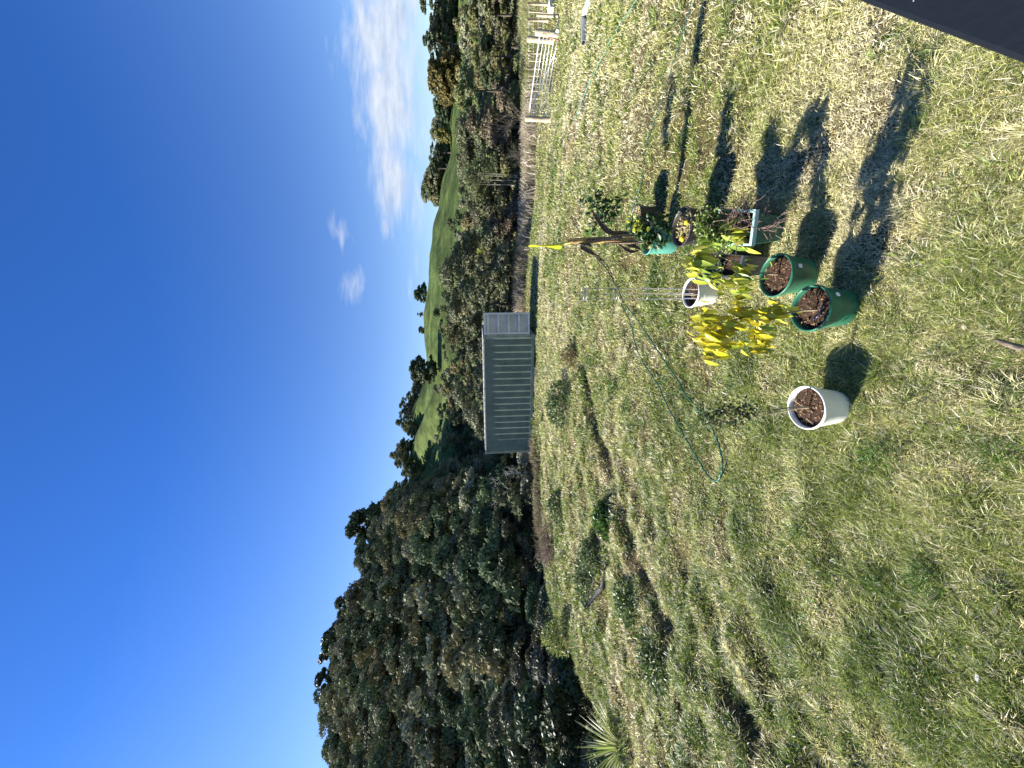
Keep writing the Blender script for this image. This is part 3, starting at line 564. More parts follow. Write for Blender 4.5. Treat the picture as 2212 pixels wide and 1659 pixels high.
def container():
    LL, WW, HH = 6.25, 2.44, 2.46
    pr = aty(1160, 718, 17.15); gl = -.02
    z0 = float(terrain(np.array([0.]), np.array([17.5]), False)[0]) + .07
    zr = aty(1157.5, 722, 17.15)
    th = math.atan2(2.02, -5.75)  # wall runs from near right corner to far left corner
    o = empty('shipping_container', (zr[0], zr[1], z0)); ex = Vector((math.cos(th), math.sin(th), 0)); 
    # local axes: +x along the long side to the left/far, +y away from the camera
    o.rotation_euler = (0, R(0.35), th); o.scale = (1, -1, 1)
    tag(o, 'grey-green corrugated steel shipping container on blocks with its door open', 'container')
    mb = MB(); per = .33; n = int((LL - .3) / per); xs = []; ys_ = []
    for i in range(n):
        x0 = .15 + i * (LL - .3) / n; p_ = (LL - .3) / n
        for f in (0, .125, .25, .375, .5, .625, .75, .875): xs.append(x0 + p_ * f); ys_.append(.016 * (1 - math.tanh(2.2 * math.cos(2 * math.pi * f)) / math.tanh(2.2)))
    xs.append(LL - .15); ys_.append(0)
    for side_, yb in ((1, .03), (-1, WW - .03)):
        vs = []
        for xv, yv in zip(xs, ys_): vs += [(xv, yb + side_ * yv, .16), (xv, yb + side_ * yv, HH - .06)]
        fs = [(2 * i, 2 * i + 2, 2 * i + 3, 2 * i + 1) for i in range(len(xs) - 1)]; mbs = MB().add(vs, fs, True); mbs.build('side_wall', wall_m, o)
    vs = []; k = 40
    for i in range(k + 1):
        xv = .05 + (LL - .1) * i / k; zv = HH + (.012 if i % 2 else -.008); vs += [(xv, .05, zv), (xv, WW - .05, zv)]
    MB().add(vs, [(2 * i, 2 * i + 1, 2 * i + 3, 2 * i + 2) for i in range(k)]).build('roof', roof_m, o)
    for xv in (.08, LL - .08):
        for yv in (.08, WW - .08): MB().box((xv, yv, HH / 2), (.15, .15, HH - .25)).build('corner_post', wall_m, o, bevel=.01)
    for xv in (.09, LL - .09):
        for yv in (.08, WW - .08):
            for zv in (.06, HH - .06): MB().box((xv, yv, zv), (.175, .163, .117)).build('corner_casting', wall_m, o, bevel=.012)
    for yv in (.04, WW - .04):
        MB().box((LL / 2, yv, .1), (LL - .36, .06, .14)).build('bottom_rail', wall_m, o); MB().box((LL / 2, yv, HH - .03), (LL - .36, .065, .062)).build('top_rail', roof_m, o)
        
    ve = []; ke = 17
    for i in range(ke * 4 + 1):
        yv = .15 + (WW - .3) * i / (ke * 4); d = (0, 0, .036, .036)[i % 4]; ve += [(LL - .03 - d, yv, .16), (LL - .03 - d, yv, HH - .1)]
    MB().add(ve, [(2 * i, 2 * i + 1, 2 * i + 3, 2 * i + 2) for i in range(ke * 4)]).build('end_wall', wall_m, o)
    MB().box((LL / 2, WW / 2, .12), (LL - .3, WW - .2, .05)).build('floor', dark_m, o)
    MB().box((.09, WW / 2, HH - .05), (.1, WW - .34, .1)).box((.09, WW / 2, .08), (.1, WW - .34, .12)).build('door_frame', wall_m, o)
    # lashing lugs on the front rail near the corner
    lg = MB()
    for zv in (.3, .95, 1.6, 2.2): lg.box((.17, -.012, zv), (.05, .03, .02))
    lg.build('lashing_lug', wall_m, o)
    # far door leaf: closed; near leaf swung open, standing out to the right
    def leaf(name, hinge, ang, flip):
        d = empty(name, hinge); d.parent = o; d.rotation_euler = (0, 0, ang); w2 = .98; h2 = HH - .33; f = flip
        fr = MB().box((w2 / 2, 0, h2 / 2), (w2 - .02, .03, h2 - .02)); fr.build('door_panel', door_m, d)
        rb = MB()
        for zv in (.05, .5, .98, 1.46, 1.94, h2 - .05): rb.box((w2 / 2, f * .045, zv), (w2 - .17, .06, .09))
        for xv in (.04, w2 - .04): rb.box((xv, f * .05, h2 / 2), (.09, .07, h2))
        rb.build('door_rib', rusty('door_rib_lightened', (.6, .6, .58), amt=.66), d)  # lighter rib colour stands in for light on the relief, plus wear
        bar = MB()
        for xv in (.38, .76): bar.tube([(xv, -f * .05, .02), (xv, -f * .05, h2)], .017, 8)
        bar.build('locking_bar', door_m, d)
        hd = MB()
        for zv in (.25, .85, 1.45, 2.05): hd.box((.0, 0, zv), (.06, .05, .12))
        hd.build('hinge', dark_m, d)
        return d
    leaf('door', (-.02, .02, .27), math.pi + R(-11), 1)
    leaf('door', (-.02, WW - .1, .1), math.pi / 2 + math.pi + R(-3), 1)
    # blocks
    inv = Matrix.Translation((zr[0], zr[1], z0)) @ Matrix.Rotation(th, 4, 'Z')
    for i, (a, wd, lb) in enumerate(((.35, .5, 'pale timber skid under the right end of the container'), (1.9, 1.3, 'long pale timber skid under the middle of the container'), (3.4, .9, 'grey concrete block under the left half of the container'), (5.6, .5, 'grey block under the left end of the container'))):
        pz = inv @ Vector((a + wd / 2 - .3, -.12 if i < 2 else -.3, 0)); zb = tz(pz.x, pz.y); hgt = max(.12, z0 - zb - .01)
        b = MB().box((0, 0, hgt / 2 - .03), (wd, .22, hgt)).build('support_block', mat('block', (.36, .36, .34), rough=.85, base2=(.25, .25, .23), scale=6), bevel=.01); b.location = (pz.x, pz.y, zb); b.rotation_euler = (0, 0, th); tag(b, lb, 'block', 'blocks under the container')
container()

# ------------------------------------------------------------------ gate, fence, gear at the right
galv = mat('galvanised_steel', (.62, .64, .66), rough=.35, metal=.55, spec=.5, base2=(.5, .52, .54), scale=9); post_m = mat('post_timber', (.50, .43, .30), rough=.85, base2=(.36, .30, .2), scale=4, var=.15, bump=.5, bscale=30)
YG0, YG1 = 15.9, 14.0
gL = aty(1188, 247, YG0); gR = aty(1219, 80, YG1)
def gate():
    o = empty('farm_gate', gL); tag(o, 'silver tubular steel farm gate with a diagonal brace', 'gate')
    A = Vector(gL); B = Vector(gR); tl = Vector(aty(1142.5, 246, YG0)); tr = Vector(aty(1166, 80, YG1)); tl.x, tl.y = A.x, A.y; tr.x, tr.y = B.x, B.y
    a0 = A - A; b0 = B - A; tl -= A; tr -= A
    d = (b0 - a0).normalized()
    MB().tube([tr, tl + d * .1 + Vector((0, 0, 0)), tl + Vector((0, 0, -.1)), a0 + Vector((0, 0, .04)), b0, tr + Vector((0, 0, .001))], .026, 10).build('gate_frame', galv, o)
    for t in (.16, .31, .45, .59, .73, .86):
        MB().tube([a0.lerp(tl, 1 - t), b0.lerp(tr, 1 - t)], .013, 8).build('rail', galv, o)
    MB().tube([tl + Vector((0, 0, -.04)) + d * .1, b0 + Vector((0, 0, .1))], .014, 8).build('brace', galv, o)
    hb = MB()
    for t in (.2, .8): hb.box(a0.lerp(tl, t) + Vector((-.05, 0, 0)), (.12, .04, .07))
    hb.build('hinge', galv, o)
gate()
def post(dx_top, dx_bot, dy_top, dy_bot, Y, r, label, name='fence_post', square=False, group=None):
    b = aty(dx_bot, dy_bot, Y); t = aty(dx_top, dy_top, Y); b[2] -= .25
    mb = MB()
    if square:
        M_ = None; c = (b + t) / 2; d_ = t - b; mb.box((0, 0, 0), (r * 2, r * 2, float(d_[2])))
        o = mb.build(name, post_m, loc=c, bevel=.008)
    else:
        mb.tube([(0, 0, 0), tuple((t - b) * .5), tuple(t - b - np.array([0, 0, .015])), tuple(t - b)], [r, r, r, r * .85], 14); o = mb.build(name, post_m, loc=b)
    tag(o, label, 'post', group); return o
post(1134, 1188, 256, 259, YG0 + .1, .105, 'thick round timber post at the left end of the gate', 'gate_post')
post(1156, 1222, 70, 74, YG1 - .1, .105, 'thick timber strainer post nearer at the right end of the gate', 'gate_post')
post(1138, 1196, 84, 90, 14.9, .1, 'timber post behind the top right corner of the gate', 'gate_post')
def fence():
    o = empty('wire_fence', aty(1180, 120, 18)); tag(o, 'post and wire fence with pale timber posts seen through the gate', 'fence'); base = o.location.copy()
    tops = []
    for (dxt, dxb, dy, Y) in ((1136, 1178, 215, 19.0), (1137, 1181, 183, 18.6), (1138, 1183, 151, 18.2), (1139, 1182, 118, 17.8), (1139, 1183, 47, 16.0), (1139, 1182, 12, 15.6)):
        b = Vector(aty(dxb + 8, dy - 1, Y)); t = Vector(aty(dxt, dy + 2, Y)); t.x, t.y = b.x, b.y
        MB().tube([b - base, t - base], .045, 10).build('post', post_m, o); tops.append((b, t))
    for k in (.15, .35, .55, .75, .93):
        MB().tube([b.lerp(t, k) - base for b, t in tops], .004, 4).build('wire', galv, o)
    for i in range(len(tops) - 1):
        if i == 3: continue
        b = tops[i][0].lerp(tops[i + 1][0], .5); t = tops[i][1].lerp(tops[i + 1][1], .5)
        MB().box((b + t) / 2 - base, (.03, .03, (t - b).length * .9)).build('batten', post_m, o)
fence()
post(1159, 1214, 33, 34, 13.9, .05, 'slim pale timber post in front of the fence by the white box', 'fence_post')
white_m = mat('white_paint', (.78, .77, .74), rough=.5, base2=(.68, .67, .64), scale=5)
def quad_block(name, pts, h, m, label, cat):
    P = [ong(*p) for p in pts]; n = len(P); c = sum(P) / n
    vs = [tuple(p - c) for p in P] + [tuple(p - c + np.array([0, 0, h])) for p in P]
    fs = [tuple(range(n, 2 * n))] + [tuple(reversed(range(n)))] + [(i, (i + 1) % n, n + (i + 1) % n, n + i) for i in range(n)]
    o = MB().add(vs, fs).build(name, m, loc=c, bevel=.01); tag(o, label, cat); return o
pb = aty(1203, 19, 15.0); b0 = MB().box((0, 0, .17), (.46, .4, .36), .2).build('white_box', white_m, loc=(pb[0], 15.0, pb[2]), bevel=.03); tag(b0, 'white painted box standing behind the slim fence post', 'box')
p1 = Vector(aty(1204, 68, 13.75)); p2 = Vector(aty(1211, 33, 14.1)); wp = MB().tube([(0, 0, 0), tuple(p2 - p1)], .065, 12).build('white_pipe', white_m, loc=p1); tag(wp, 'fat white pipe lying beside the right gate post', 'pipe')
tap = empty('garden_tap', aty(1202, 71, 13.55)); tag(tap, 'small metal tap on a stand at the end of the white pipe', 'tap')
MB().tube([(0, 0, -.4), (0, 0, 0)], .012, 8).build('riser', galv, tap); MB().tube([(0, 0, 0), (-.09, -.02, 0), (-.11, -.02, -.05)], .02, 8).build('spout', galv, tap); MB().tube([(-.03, 0, .02), (-.03, 0, .06)], .01, 6).tube([(-.08, 0, .06), (.02, 0, .06)], .012, 6).build('handle', dark_m, tap)
rust_m = mat('rusty_steel', (.34, .17, .11), rough=.8, base2=(.5, .3, .2), scale=12)
ch = [aty(a_1, b_1, 13.55) for a_1, b_1 in ((1180, 77), (1179, 73), (1173, 72), (1172, 77), (1175, 80), (1186, 81), (1196, 84), (1206, 87), (1216, 91), (1224, 96))]
c0 = ch[0]; cho = MB().tube([tuple(p - c0) for p in ch], [.014, .014, .015, .016, .016, .018, .02, .024, .035, .05], 8).build('rusty_strap', rust_m, loc=c0); tag(cho, 'dark looped strap with a rusty brown tail hanging on the gate post', 'strap')
# trailer corner cut by the frame
tr0 = empty('trailer', aty(1195, -10, 12.4) + np.array([1.05, 0, 0])); tag(tr0, 'grey metal trailer cut off by the right edge of the view', 'trailer')
tg = mat('trailer_grey', (.30, .33, .36), rough=.45, metal=.3, base2=(.2, .22, .24), scale=3)
d1 = Vector(aty(1262, 9, 10.6)) - tr0.location; d0 = Vector(aty(1225, -25, 11.0)) - tr0.location
dm = (d1 - d0); dl = dm.length; Mq = dm.to_track_quat('X', 'Z').to_matrix()
MB().box((d0 + d1) / 2, (dl, .10, .13), M=Mq).build('drawbar', tg, tr0, bevel=.008)
MB().box(Vector((.75, .3, .15)), (1.3, 1.6, .5)).build('tray', tg, tr0, bevel=.02)
MB().box(Vector((.75, .35, .48)), (1.2, 1.5, .12)).build('tray_lid', mat('trailer_lid', (.42, .5, .55), rough=.25, spec=.6), tr0, bevel=.02)
MB().lathe([(.05, -.1), (.3, -.1), (.32, -.06), (.32, .06), (.3, .1), (.05, .1)], 24).build('wheel', dark_m, tr0, loc=(.9, -.55, -.25)).rotation_euler = (R(90), 0, 0)
# steel box section in two lengths, lit and shaded tones put into their colours
def beam(a, b, w_, label, m, lift=0.0):
    A = Vector(ong(*a)); B = Vector(ong(*b)); d = B - A; Mq = d.to_track_quat('X', 'Z').to_matrix(); o = MB()
    hw = w_ / 2; t = .006; L2 = d.length
    for sy_ in (-1, 1): o.box((0, 0, 0) if 0 else Mq @ Vector((0, sy_ * (hw - t / 2), 0)), (L2, t, w_), M=Mq); o.box(Mq @ Vector((0, 0, sy_ * (hw - t / 2))), (L2, w_ - 2 * t - .001, t), M=Mq)
    q = o.build('steel_beam', m, loc=(A + B) / 2 + Vector((0, 0, hw + .02 + lift))); tag(q, label, 'beam')
beam((1267, 93), (1266, 35), .10, 'grey hollow steel beam coloured as its shaded part, lying below the gate', mat('beam_shaded', (.33, .36, .4), rough=.4, metal=.4))
beam((1266, 34), (1290, -25), .10, 'grey steel beam coloured as its lit end, running out of view', mat('beam_lit', (.7, .72, .75), rough=.3, metal=.4))

# ------------------------------------------------------------------ hoses
hose_m = mat('hose_green', (.02, .10, .07), rough=.4, spec=.5); hose_p = mat('hose_pale', (.10, .26, .18), rough=.5); pipe_k = mat('black_pipe', (.03, .03, .035), rough=.5)
def catmull(P, k=8):
    P = [np.array(p) for p in P]; P = [2 * P[0] - P[1]] + P + [2 * P[-1] - P[-2]]; o = []
    for i in range(1, len(P) - 2):
        for j in range(k):
            t = j / k; o.append(.5 * ((2 * P[i]) + (-P[i - 1] + P[i + 1]) * t + (2 * P[i - 1] - 5 * P[i] + 4 * P[i + 1] - P[i + 2]) * t * t + (-P[i - 1] + 3 * P[i] - 3 * P[i + 1] + P[i + 2]) * t ** 3))
    o.append(P[-2]); return o
def hose(spots, r, m, label, lift=.014, name='garden_hose'):
    pts = catmull([onz(*s, 0)[:2] for s in spots]); c = pts[0]; vs = []
    zz = [tz(p[0], p[1]) for p in pts]; 
    for _ in range(3): zz = [zz[0]] + [(zz[i - 1] + zz[i] + zz[i + 1]) / 3 for i in range(1, len(zz) - 1)] + [zz[-1]]
    for i, p in enumerate(pts): vs.append((p[0] - c[0], p[1] - c[1], zz[i] + lift + .006 * math.sin(i * 1.7)))
    o = MB().tube(vs, r, 8).build(name, m, loc=(c[0], c[1], 0)); tag(o, label, 'hose'); return o
hose([(1352, 655), (1368, 700), (1385, 760), (1428, 830), (1462, 900), (1498, 962), (1520, 1008), (1545, 1035), (1566, 1035), (1577, 1010), (1572, 975), (1560, 945), (1540, 905), (1508, 872), (1480, 840), (1450, 790), (1420, 745), (1385, 695), (1362, 662)], .009, hose_m, 'green garden hose lying in a long narrow loop on the grass', .05)
hose([(1387, -8), (1330, 80), (1270, 190), (1232, 262), (1222, 330), (1215, 385)], .008, hose_p, 'pale green hose stretching over the grass towards the far edge', .05)
hose([(1505, -8), (1480, 80), (1440, 200), (1405, 310), (1398, 380), (1372, 455)], .0055, hose_m, 'thin green hose running across the lawn behind the pot shadows', .045)
hose([(1208, 425), (1230, 462), (1252, 500), (1262, 528), (1300, 560), (1330, 600), (1355, 655)], .011, pipe_k, 'thin dark hose behind the banana plant', .035)
hose([(1172, 300), (1175, 340), (1182, 380)], .014, hose_p, 'short pale hose piece on the grass by the dry fringe', .03)

# ------------------------------------------------------------------ pots and potted plants
soil_m = mat('soil', (.028, .018, .012), rough=.95, base2=(.075, .045, .028), scale=60, bump=1, bscale=90, spec=.1); chip_m = mat('bark_chip', (.26, .16, .09), rough=.9, base2=(.09, .05, .03), scale=30)
mulch_m = mat('leaf_litter', (.45, .33, .2), rough=.9, base2=(.25, .3, .08), scale=35)
whitep = mat('white_plastic', (.78, .75, .66), rough=.42, spec=.45, base2=(.78, .75, .66), scale=4, var=.05); greenp = mat('green_plastic', (.02, .15, .085), rough=.38, spec=.45, base2=(.03, .11, .065), scale=9, var=.12)
blackp = mat('black_plastic', (.022, .021, .023), rough=.45, spec=.5, base2=(.05, .045, .04), scale=6); tealp = mat('teal_fabric', (.05, .21, .16), rough=.65, base2=(.08, .27, .21), scale=5); paleg = mat('pale_green_plastic', (.3, .48, .44), rough=.45, base2=(.36, .52, .48), scale=4); greyp = mat('grey_plastic', (.05, .056, .068), rough=.45, spec=.5)
stem_m = mat('stem', (.30, .23, .14), rough=.8, base2=(.18, .14, .08), scale=30); cane_m = mat('cane', (.5, .4, .22), rough=.6)
leaf_y = mat('leaf_plant', attr=True, rough=.38, spec=.4, trans=.32)
def chips(n, rad, z, seed, size=.012, col=None):
    r = np.random.default_rng(seed); a = r.uniform(0, 6.28, n); q_ = rad * np.sqrt(r.random(n)); P = np.stack([q_ * np.cos(a), q_ * np.sin(a), z + r.uniform(.0, .012, n)], 1)
    nr = unit(r.normal(0, .5, (n, 3)) + np.array([0, 0, 1])); return quads(P, nr, size * r.uniform(.4, 1.3, n), .35, r)
def pot(dx, dy, W_px, Hp, m, label, shape=.72, soil_drop=.035, litter=False, cat='potted plant', sunk=.02, name='potted_plant'):
    c = onz(dx, dy, Hp); depth = float(np.dot(c - np.array([0, 0, CAMH]), fwd)); W = W_px / F * depth; r0 = W / 2
    zb = tz(c[0], c[1]); o = empty(name, (c[0], c[1], 0)); tag(o, label, cat)
    b = zb - sunk; H = Hp
    lip = .028 if m is not blackp else .02
    mb = MB().lathe([(.001, b), (r0 * shape * .96, b), (r0 * shape, b + .012), (r0 * (shape + (1 - shape) * .5) * .965, b + (H - b) * .5), (r0 * .93, H - lip - .012), (r0 * .955, H - lip), (r0 * .995, H - lip + .004), (r0, H - lip * .5), (r0 * .99, H - .003), (r0 * .965, H), (r0 * .93, H - .003), (r0 * .91, H - .02), (r0 * .885, H - soil_drop - .03)], 56)
    mb.build('pot', m, o)
    r = np.random.default_rng(int(dx)); n = 28; rings = 8; vs = [(0, 0, H - soil_drop + .01)]; fs = []
    for i in range(1, rings + 1):
        for k in range(n):
            q_ = r0 * .895 * i / rings; a = 2 * math.pi * k / n; vs.append((q_ * math.cos(a), q_ * math.sin(a), H - soil_drop + (r.uniform(-.007, .009) if i < rings else -.006)))
    for k in range(n): fs.append((0, 1 + k, 1 + (k + 1) % n))
    for i in range(rings - 1):
        for k in range(n): a0 = 1 + i * n; fs.append((a0 + k, a0 + n + k, a0 + n + (k + 1) % n, a0 + (k + 1) % n))
    MB().add(vs, fs, True).build('soil', soil_m, o)
    V, Fq = chips(420 if litter else 150, r0 * .86, H - soil_drop + .004, int(dx) + 1, .02 if litter else .011)
    link('leaf_litter' if litter else 'bark_chips', npmesh('chips', V, Fq), mulch_m if litter else chip_m, o)['kind'] = 'stuff'
    return o, c, r0, H - soil_drop
def rel(o, pts): return [tuple(np.array(p) - np.array(o.location)) for p in pts]
def foliage(o, P, D, U, Ln, W, cols, seed, droop=.3, fold=.2, name='foliage', jit=.25):
    r = np.random.default_rng(seed); V, Fq = leaves(np.array(P) - np.array(o.location), np.array(D), np.array(U), Ln, W, droop, fold)
    n = len(P); cc_ = np.array(cols)[r.integers(0, len(cols), n)] * r.uniform(1 - jit, 1 + jit, (n, 1)); return link(name, npmesh(name, V, Fq, np.repeat(cc_, 15, 0), True), leaf_y, o)
def z5(zx, zy): return ((2600 + zx / 1.8433) / 1.82278, (900 + zy / 1.8433) / 1.82278)    # crop -> reading frame
def z4(zx, zy): return ((2200 + zx / 2.4578) / 1.82278, (700 + zy / 2.4578) / 1.82278)
def zb(zx, zy): return ((2500 + zx / 3.6867) / 1.82278, (700 + zy / 3.6867) / 1.82278)

def hanging_clusters(o, clusters, Y, cols, seed, Ln=.10, W=.039, per=7, spread=.036, droopdir=1.0, branch_from=None):
    r = np.random.default_rng(seed); P = []; D = []; U = []; mb = MB()
    for (zx, zy, k, yo) in clusters:
        c = aty(*z5(zx, zy), Y + yo)
        for i in range(int(k * 1.7)):
            a = r.uniform(0, 2 * np.pi); d = np.array([math.cos(a), math.sin(a), 0]) * r.uniform(.2, .75) + np.array([0, 0, -droopdir * r.uniform(.35, 1.3)]) + np.array([-.15, -.1, 0])
            P.append(c + r.normal(0, spread, 3)); D.append(d); U.append([math.cos(a) * .8, math.sin(a) * .8, .7])
    n = len(P); r2 = np.random.default_rng(seed + 1)
    foliage(o, P, D, U, Ln * r2.uniform(.65, 1.15, n), W * r2.uniform(.75, 1.15, n), cols, seed, .22, .16)

ycl = [(.26, .26, .02), (.36, .33, .02), (.74, .64, .03), (.72, .60, .04), (.55, .50, .035), (.42, .42, .03), (.68, .56, .05), (.33, .36, .03), (.5, .42, .03)]
yg = [(.50, .50, .06), (.38, .42, .05), (.28, .36, .05), (.6, .56, .10), (.18, .27, .04)]
# front green pot with the yellow avocado
o, c, r0, hs = pot(1748, 666, 100, .275, greenp, 'green pot in front holding a drooping plant with bright yellow leaves')
YA = c[1] + .0
st = catmull([aty(*z5(1045, 592), YA - .02), aty(*z5(960, 605), YA), aty(*z5(860, 625), YA), aty(*z5(720, 625), YA + .02), aty(*z5(560, 655), YA + .02), aty(*z5(430, 690), YA), aty(*z5(310, 660), YA)], 4)
st[0][2] = hs - .02
MB().tube(rel(o, st), [.007] * 10 + [.0055] * (len(st) - 10), 7).build('stem', stem_m, o)
mbb = MB()
for a, b_ in (((720, 625), (690, 760)), ((690, 760), (680, 860)), ((560, 655), (440, 790)), ((440, 790), (400, 880)), ((430, 690), (350, 770)), ((640, 640), (600, 560)), ((860, 625), (800, 640)), ((820, 620), (870, 560))):
    mbb.tube(rel(o, [aty(*z5(*a), YA), (aty(*z5(*a), YA) + aty(*z5(*b_), YA)) / 2 + np.array([0, 0, .01]), aty(*z5(*b_), YA)]), [.004, .0035, .0025], 5)
mbb.build('branch', stem_m, o)
hanging_clusters(o, [(285, 640, 7, 0), (290, 700, 8, .04), (300, 740, 8, -.05), (340, 800, 9, 0), (350, 880, 10, .03), (370, 850, 8, -.05), (400, 780, 9, .05), (430, 740, 8, 0), (470, 700, 8, -.05), (380, 690, 7, .08), (520, 650, 8, .05), (560, 600, 9, .08), (560, 560, 6, .1), (610, 640, 7, 0), (430, 860, 5, .0), (690, 640, 5, 0)], YA, ycl, 3, per=8)
hanging_clusters(o, [(770, 600, 5, 0), (700, 690, 4, .04), (760, 660, 5, 0), (810, 560, 6, .05), (640, 820, 6, 0), (660, 860, 6, .03), (690, 760, 5, -.03), (650, 790, 4, 0), (680, 890, 4, 0), (800, 620, 4, .03)], YA, ycl[:5] + yg[:3], 4)
hp = [(math.cos(t) * .052 - .035, math.sin(t) * .052 - .05, hs + .055 * math.sin((t - 2.2) / 3.6 * math.pi) + .004) for t in np.linspace(2.2, 5.8, 12)]
MB().tube(hp, .006, 6).build('drip_hose', mat('hoop_plastic', (.06, .07, .12), rough=.3), o)
def sticker(o, c, r0, ang, z, s=.016):
    q_ = (r0 * .985 * math.cos(ang), r0 * .985 * math.sin(ang), z); MB().box(q_, (.004, s * 1.8, s * 1.6), ang).build('sticker', white_m, o)
sticker(o, c, r0 * .955, R(-65), .2)
# green pot behind with the second avocado
o, c, r0, hs = pot(1673, 595, 92, .275, greenp, 'green pot behind the front green one, with a lanky yellow-green leafy plant')
YB = c[1]
st = catmull([aty(*z5(820, 335), YB), aty(*z5(730, 322), YB), aty(*z5(640, 330), YB + .02), aty(*z5(540, 250), YB + .12), aty(*z5(400, 200), YB + .2), aty(*z5(240, 230), YB + .2)], 4); st[0][2] = hs - .02
MB().tube(rel(o, st), [.006] * 8 + [.0045] * (len(st) - 8), 7).build('stem', stem_m, o)
mbb = MB()
for a, b_ in (((640, 330), (600, 420)), ((640, 330), (550, 330)), ((600, 420), (420, 410)), ((400, 200), (520, 60)), ((540, 250), (560, 80)), ((240, 230), (260, 150)), ((820, 335), (905, 270))):
    mbb.tube(rel(o, [aty(*z5(*a), YB + .1), aty(*z5(*b_), YB + .1)]), [.004, .0025], 5)
mbb.build('branch', cane_m, o)
hanging_clusters(o, [(215, 240, 7, .2), (250, 180, 6, .22), (240, 290, 7, .18), (200, 210, 5, .2), (300, 130, 4, .25), (300, 260, 4, .2), (290, 310, 4, .15)], YB, yg, 5, Ln=.14, W=.043)
hanging_clusters(o, [(500, 30, 5, .3), (530, 80, 5, .3), (560, 110, 4, .28), (480, 60, 4, .3)], YB, yg, 6, Ln=.15, W=.045)
hanging_clusters(o, [(540, 330, 7, .08), (580, 400, 6, .05), (400, 400, 4, .1), (540, 440, 4, .05), (520, 300, 5, .1), (470, 410, 4, .1), (380, 380, 3, .12)], YB, yg, 7, Ln=.13, W=.042)
foliage(o, [c + np.array([.07, .03, 0])], [[.3, -.6, .5]], [[0, 0, 1]], .09, .045, [(.5, .5, .05)], 2, name='fallen_leaf')
sticker(o, c, r0 * .955, R(-80), .2)
# near white pot with small dark shrub
o, c, r0, hs = pot(1739, 880.5, 95, .24, whitep, 'near white pot with a small dark-leaved shrub on a thin bare stem')
YW = c[1]
for pth in ([(1045, 1295), (940, 1300), (800, 1320), (660, 1345), (560, 1320), (430, 1330)], [(1040, 1300), (930, 1318), (780, 1350), (640, 1375), (500, 1390), (360, 1400)]):
    st = catmull([aty(*z5(*q_), YW) for q_ in pth], 4); st[0][2] = hs - .02; MB().tube(rel(o, st), [.0055] * 8 + [.0035] * (len(st) - 8), 6).build('stem', cane_m if pth[0][0] == 1040 else stem_m, o)
r = np.random.default_rng(8); P = []; D = []
for (zx, zy, k) in ((640, 1340, 24), (580, 1300, 24), (560, 1360, 26), (520, 1400, 24), (470, 1330, 26), (430, 1400, 26), (400, 1340, 24), (350, 1390, 22), (330, 1340, 18), (600, 1400, 16), (500, 1280, 14), (660, 1290, 10), (360, 1440, 14), (620, 1360, 14), (560, 1450, 8), (580, 1260, 8)):
    cc0 = aty(*z5(zx, zy), YW)
    for i in range(k): P.append(cc0 + r.normal(0, .022, 3)); D.append(unit(r.normal(size=3) + np.array([0, 0, .3])))
n = len(P); foliage(o, P, D, unit(r.normal(size=(n, 3)) + np.array([0, 0, 1.5])), .032 * r.uniform(.6, 1.2, n), .017, [(.035, .055, .018), (.05, .075, .025), (.09, .12, .05), (.07, .07, .03)], 9, .1)
sk = MB()
for a, b_ in (((960, 1240), (1070, 1320)), ((1060, 1380), (1110, 1420))): sk.tube(rel(o, [onz(*z5(*a), hs + .02), onz(*z5(*b_), hs + .01)]), .0025, 5)
sk.build('twig', cane_m, o)
# far white pot with wire climbing frame
o, c, r0, hs = pot(1490.6, 632.5, 64, .28, whitep, 'smaller white pot with a tall round wire climbing frame', soil_drop=.07)
MB().lathe([(r0 * .87, .262), (r0 * .80, .2)], 40).build('liner', blackp, o)
wire_m = mat('wire', (.42, .44, .48), rough=.35, metal=.6); YC = c[1]
ztop = aty(*z4(230, 1130), YC)[2]; cx0 = aty(*z4(600, 1130), YC)[0] - c[0]; fr = .068
fm = empty('climbing_frame'); fm.parent = o; fm.location = (cx0 * .6, 0, 0)
for k in range(6):
    a = k * math.pi / 3 + .2; MB().tube([(fr * .8 * math.cos(a), fr * .8 * math.sin(a), hs - .03), (fr * math.cos(a), fr * math.sin(a), .8), (fr * .9 * math.cos(a), fr * .9 * math.sin(a), ztop)], .0022, 6).build('wire', wire_m, fm)
for zv in (ztop, ztop - .03, ztop - .36, ztop - .7): MB().tube([(fr * .98 * math.cos(t), fr * .98 * math.sin(t), zv) for t in np.linspace(0, 2 * math.pi, 25)], .0026, 6).build('ring', wire_m, fm)
for dx_ in (-.03, .04): MB().tube([(dx_, 0, hs - .02), (dx_ * .4 + .03, 0, ztop - .3)], .003, 6).build('cane', cane_m, o)
kn = MB()
for (xx_, zz_) in ((.03, ztop - .33), (-.03, ztop - .24), (.03, ztop - .66), (-.02, ztop - .56)): kn.box((xx_, -.03, zz_), (.014, .012, .018), .4)
kn.build('tie', dark_m, o)
# large black pot with lemon bush
o, c, r0, hs = pot(1471, 490, 82, .40, blackp, 'large black pot with a glossy dark-green citrus bush and leaf litter', shape=.8, soil_drop=.05, litter=True)
YL = c[1]
def bush(o, spots, Y, cols, seed, Ln, W, sig=.035, conv=z4, up=.5):
    r = np.random.default_rng(seed); P = []; D = []
    for (zx, zy, k) in spots:
        c0 = aty(*conv(zx, zy), Y) + np.array([0, r.uniform(-.05, .05), 0])
        for i in range(k): P.append(c0 + r.normal(0, sig, 3)); D.append(unit(r.normal(size=3) + np.array([0, 0, up - .3])))
    n = len(P); foliage(o, P, D, unit(r.normal(size=(n, 3)) * .7 + np.array([0, 0, 1.2])), Ln * r.uniform(.6, 1.2, n), W * r.uniform(.8, 1.2, n), cols, seed, .15)
dg = [(.025, .06, .015), (.04, .09, .02), (.06, .12, .03), (.03, .07, .02)]
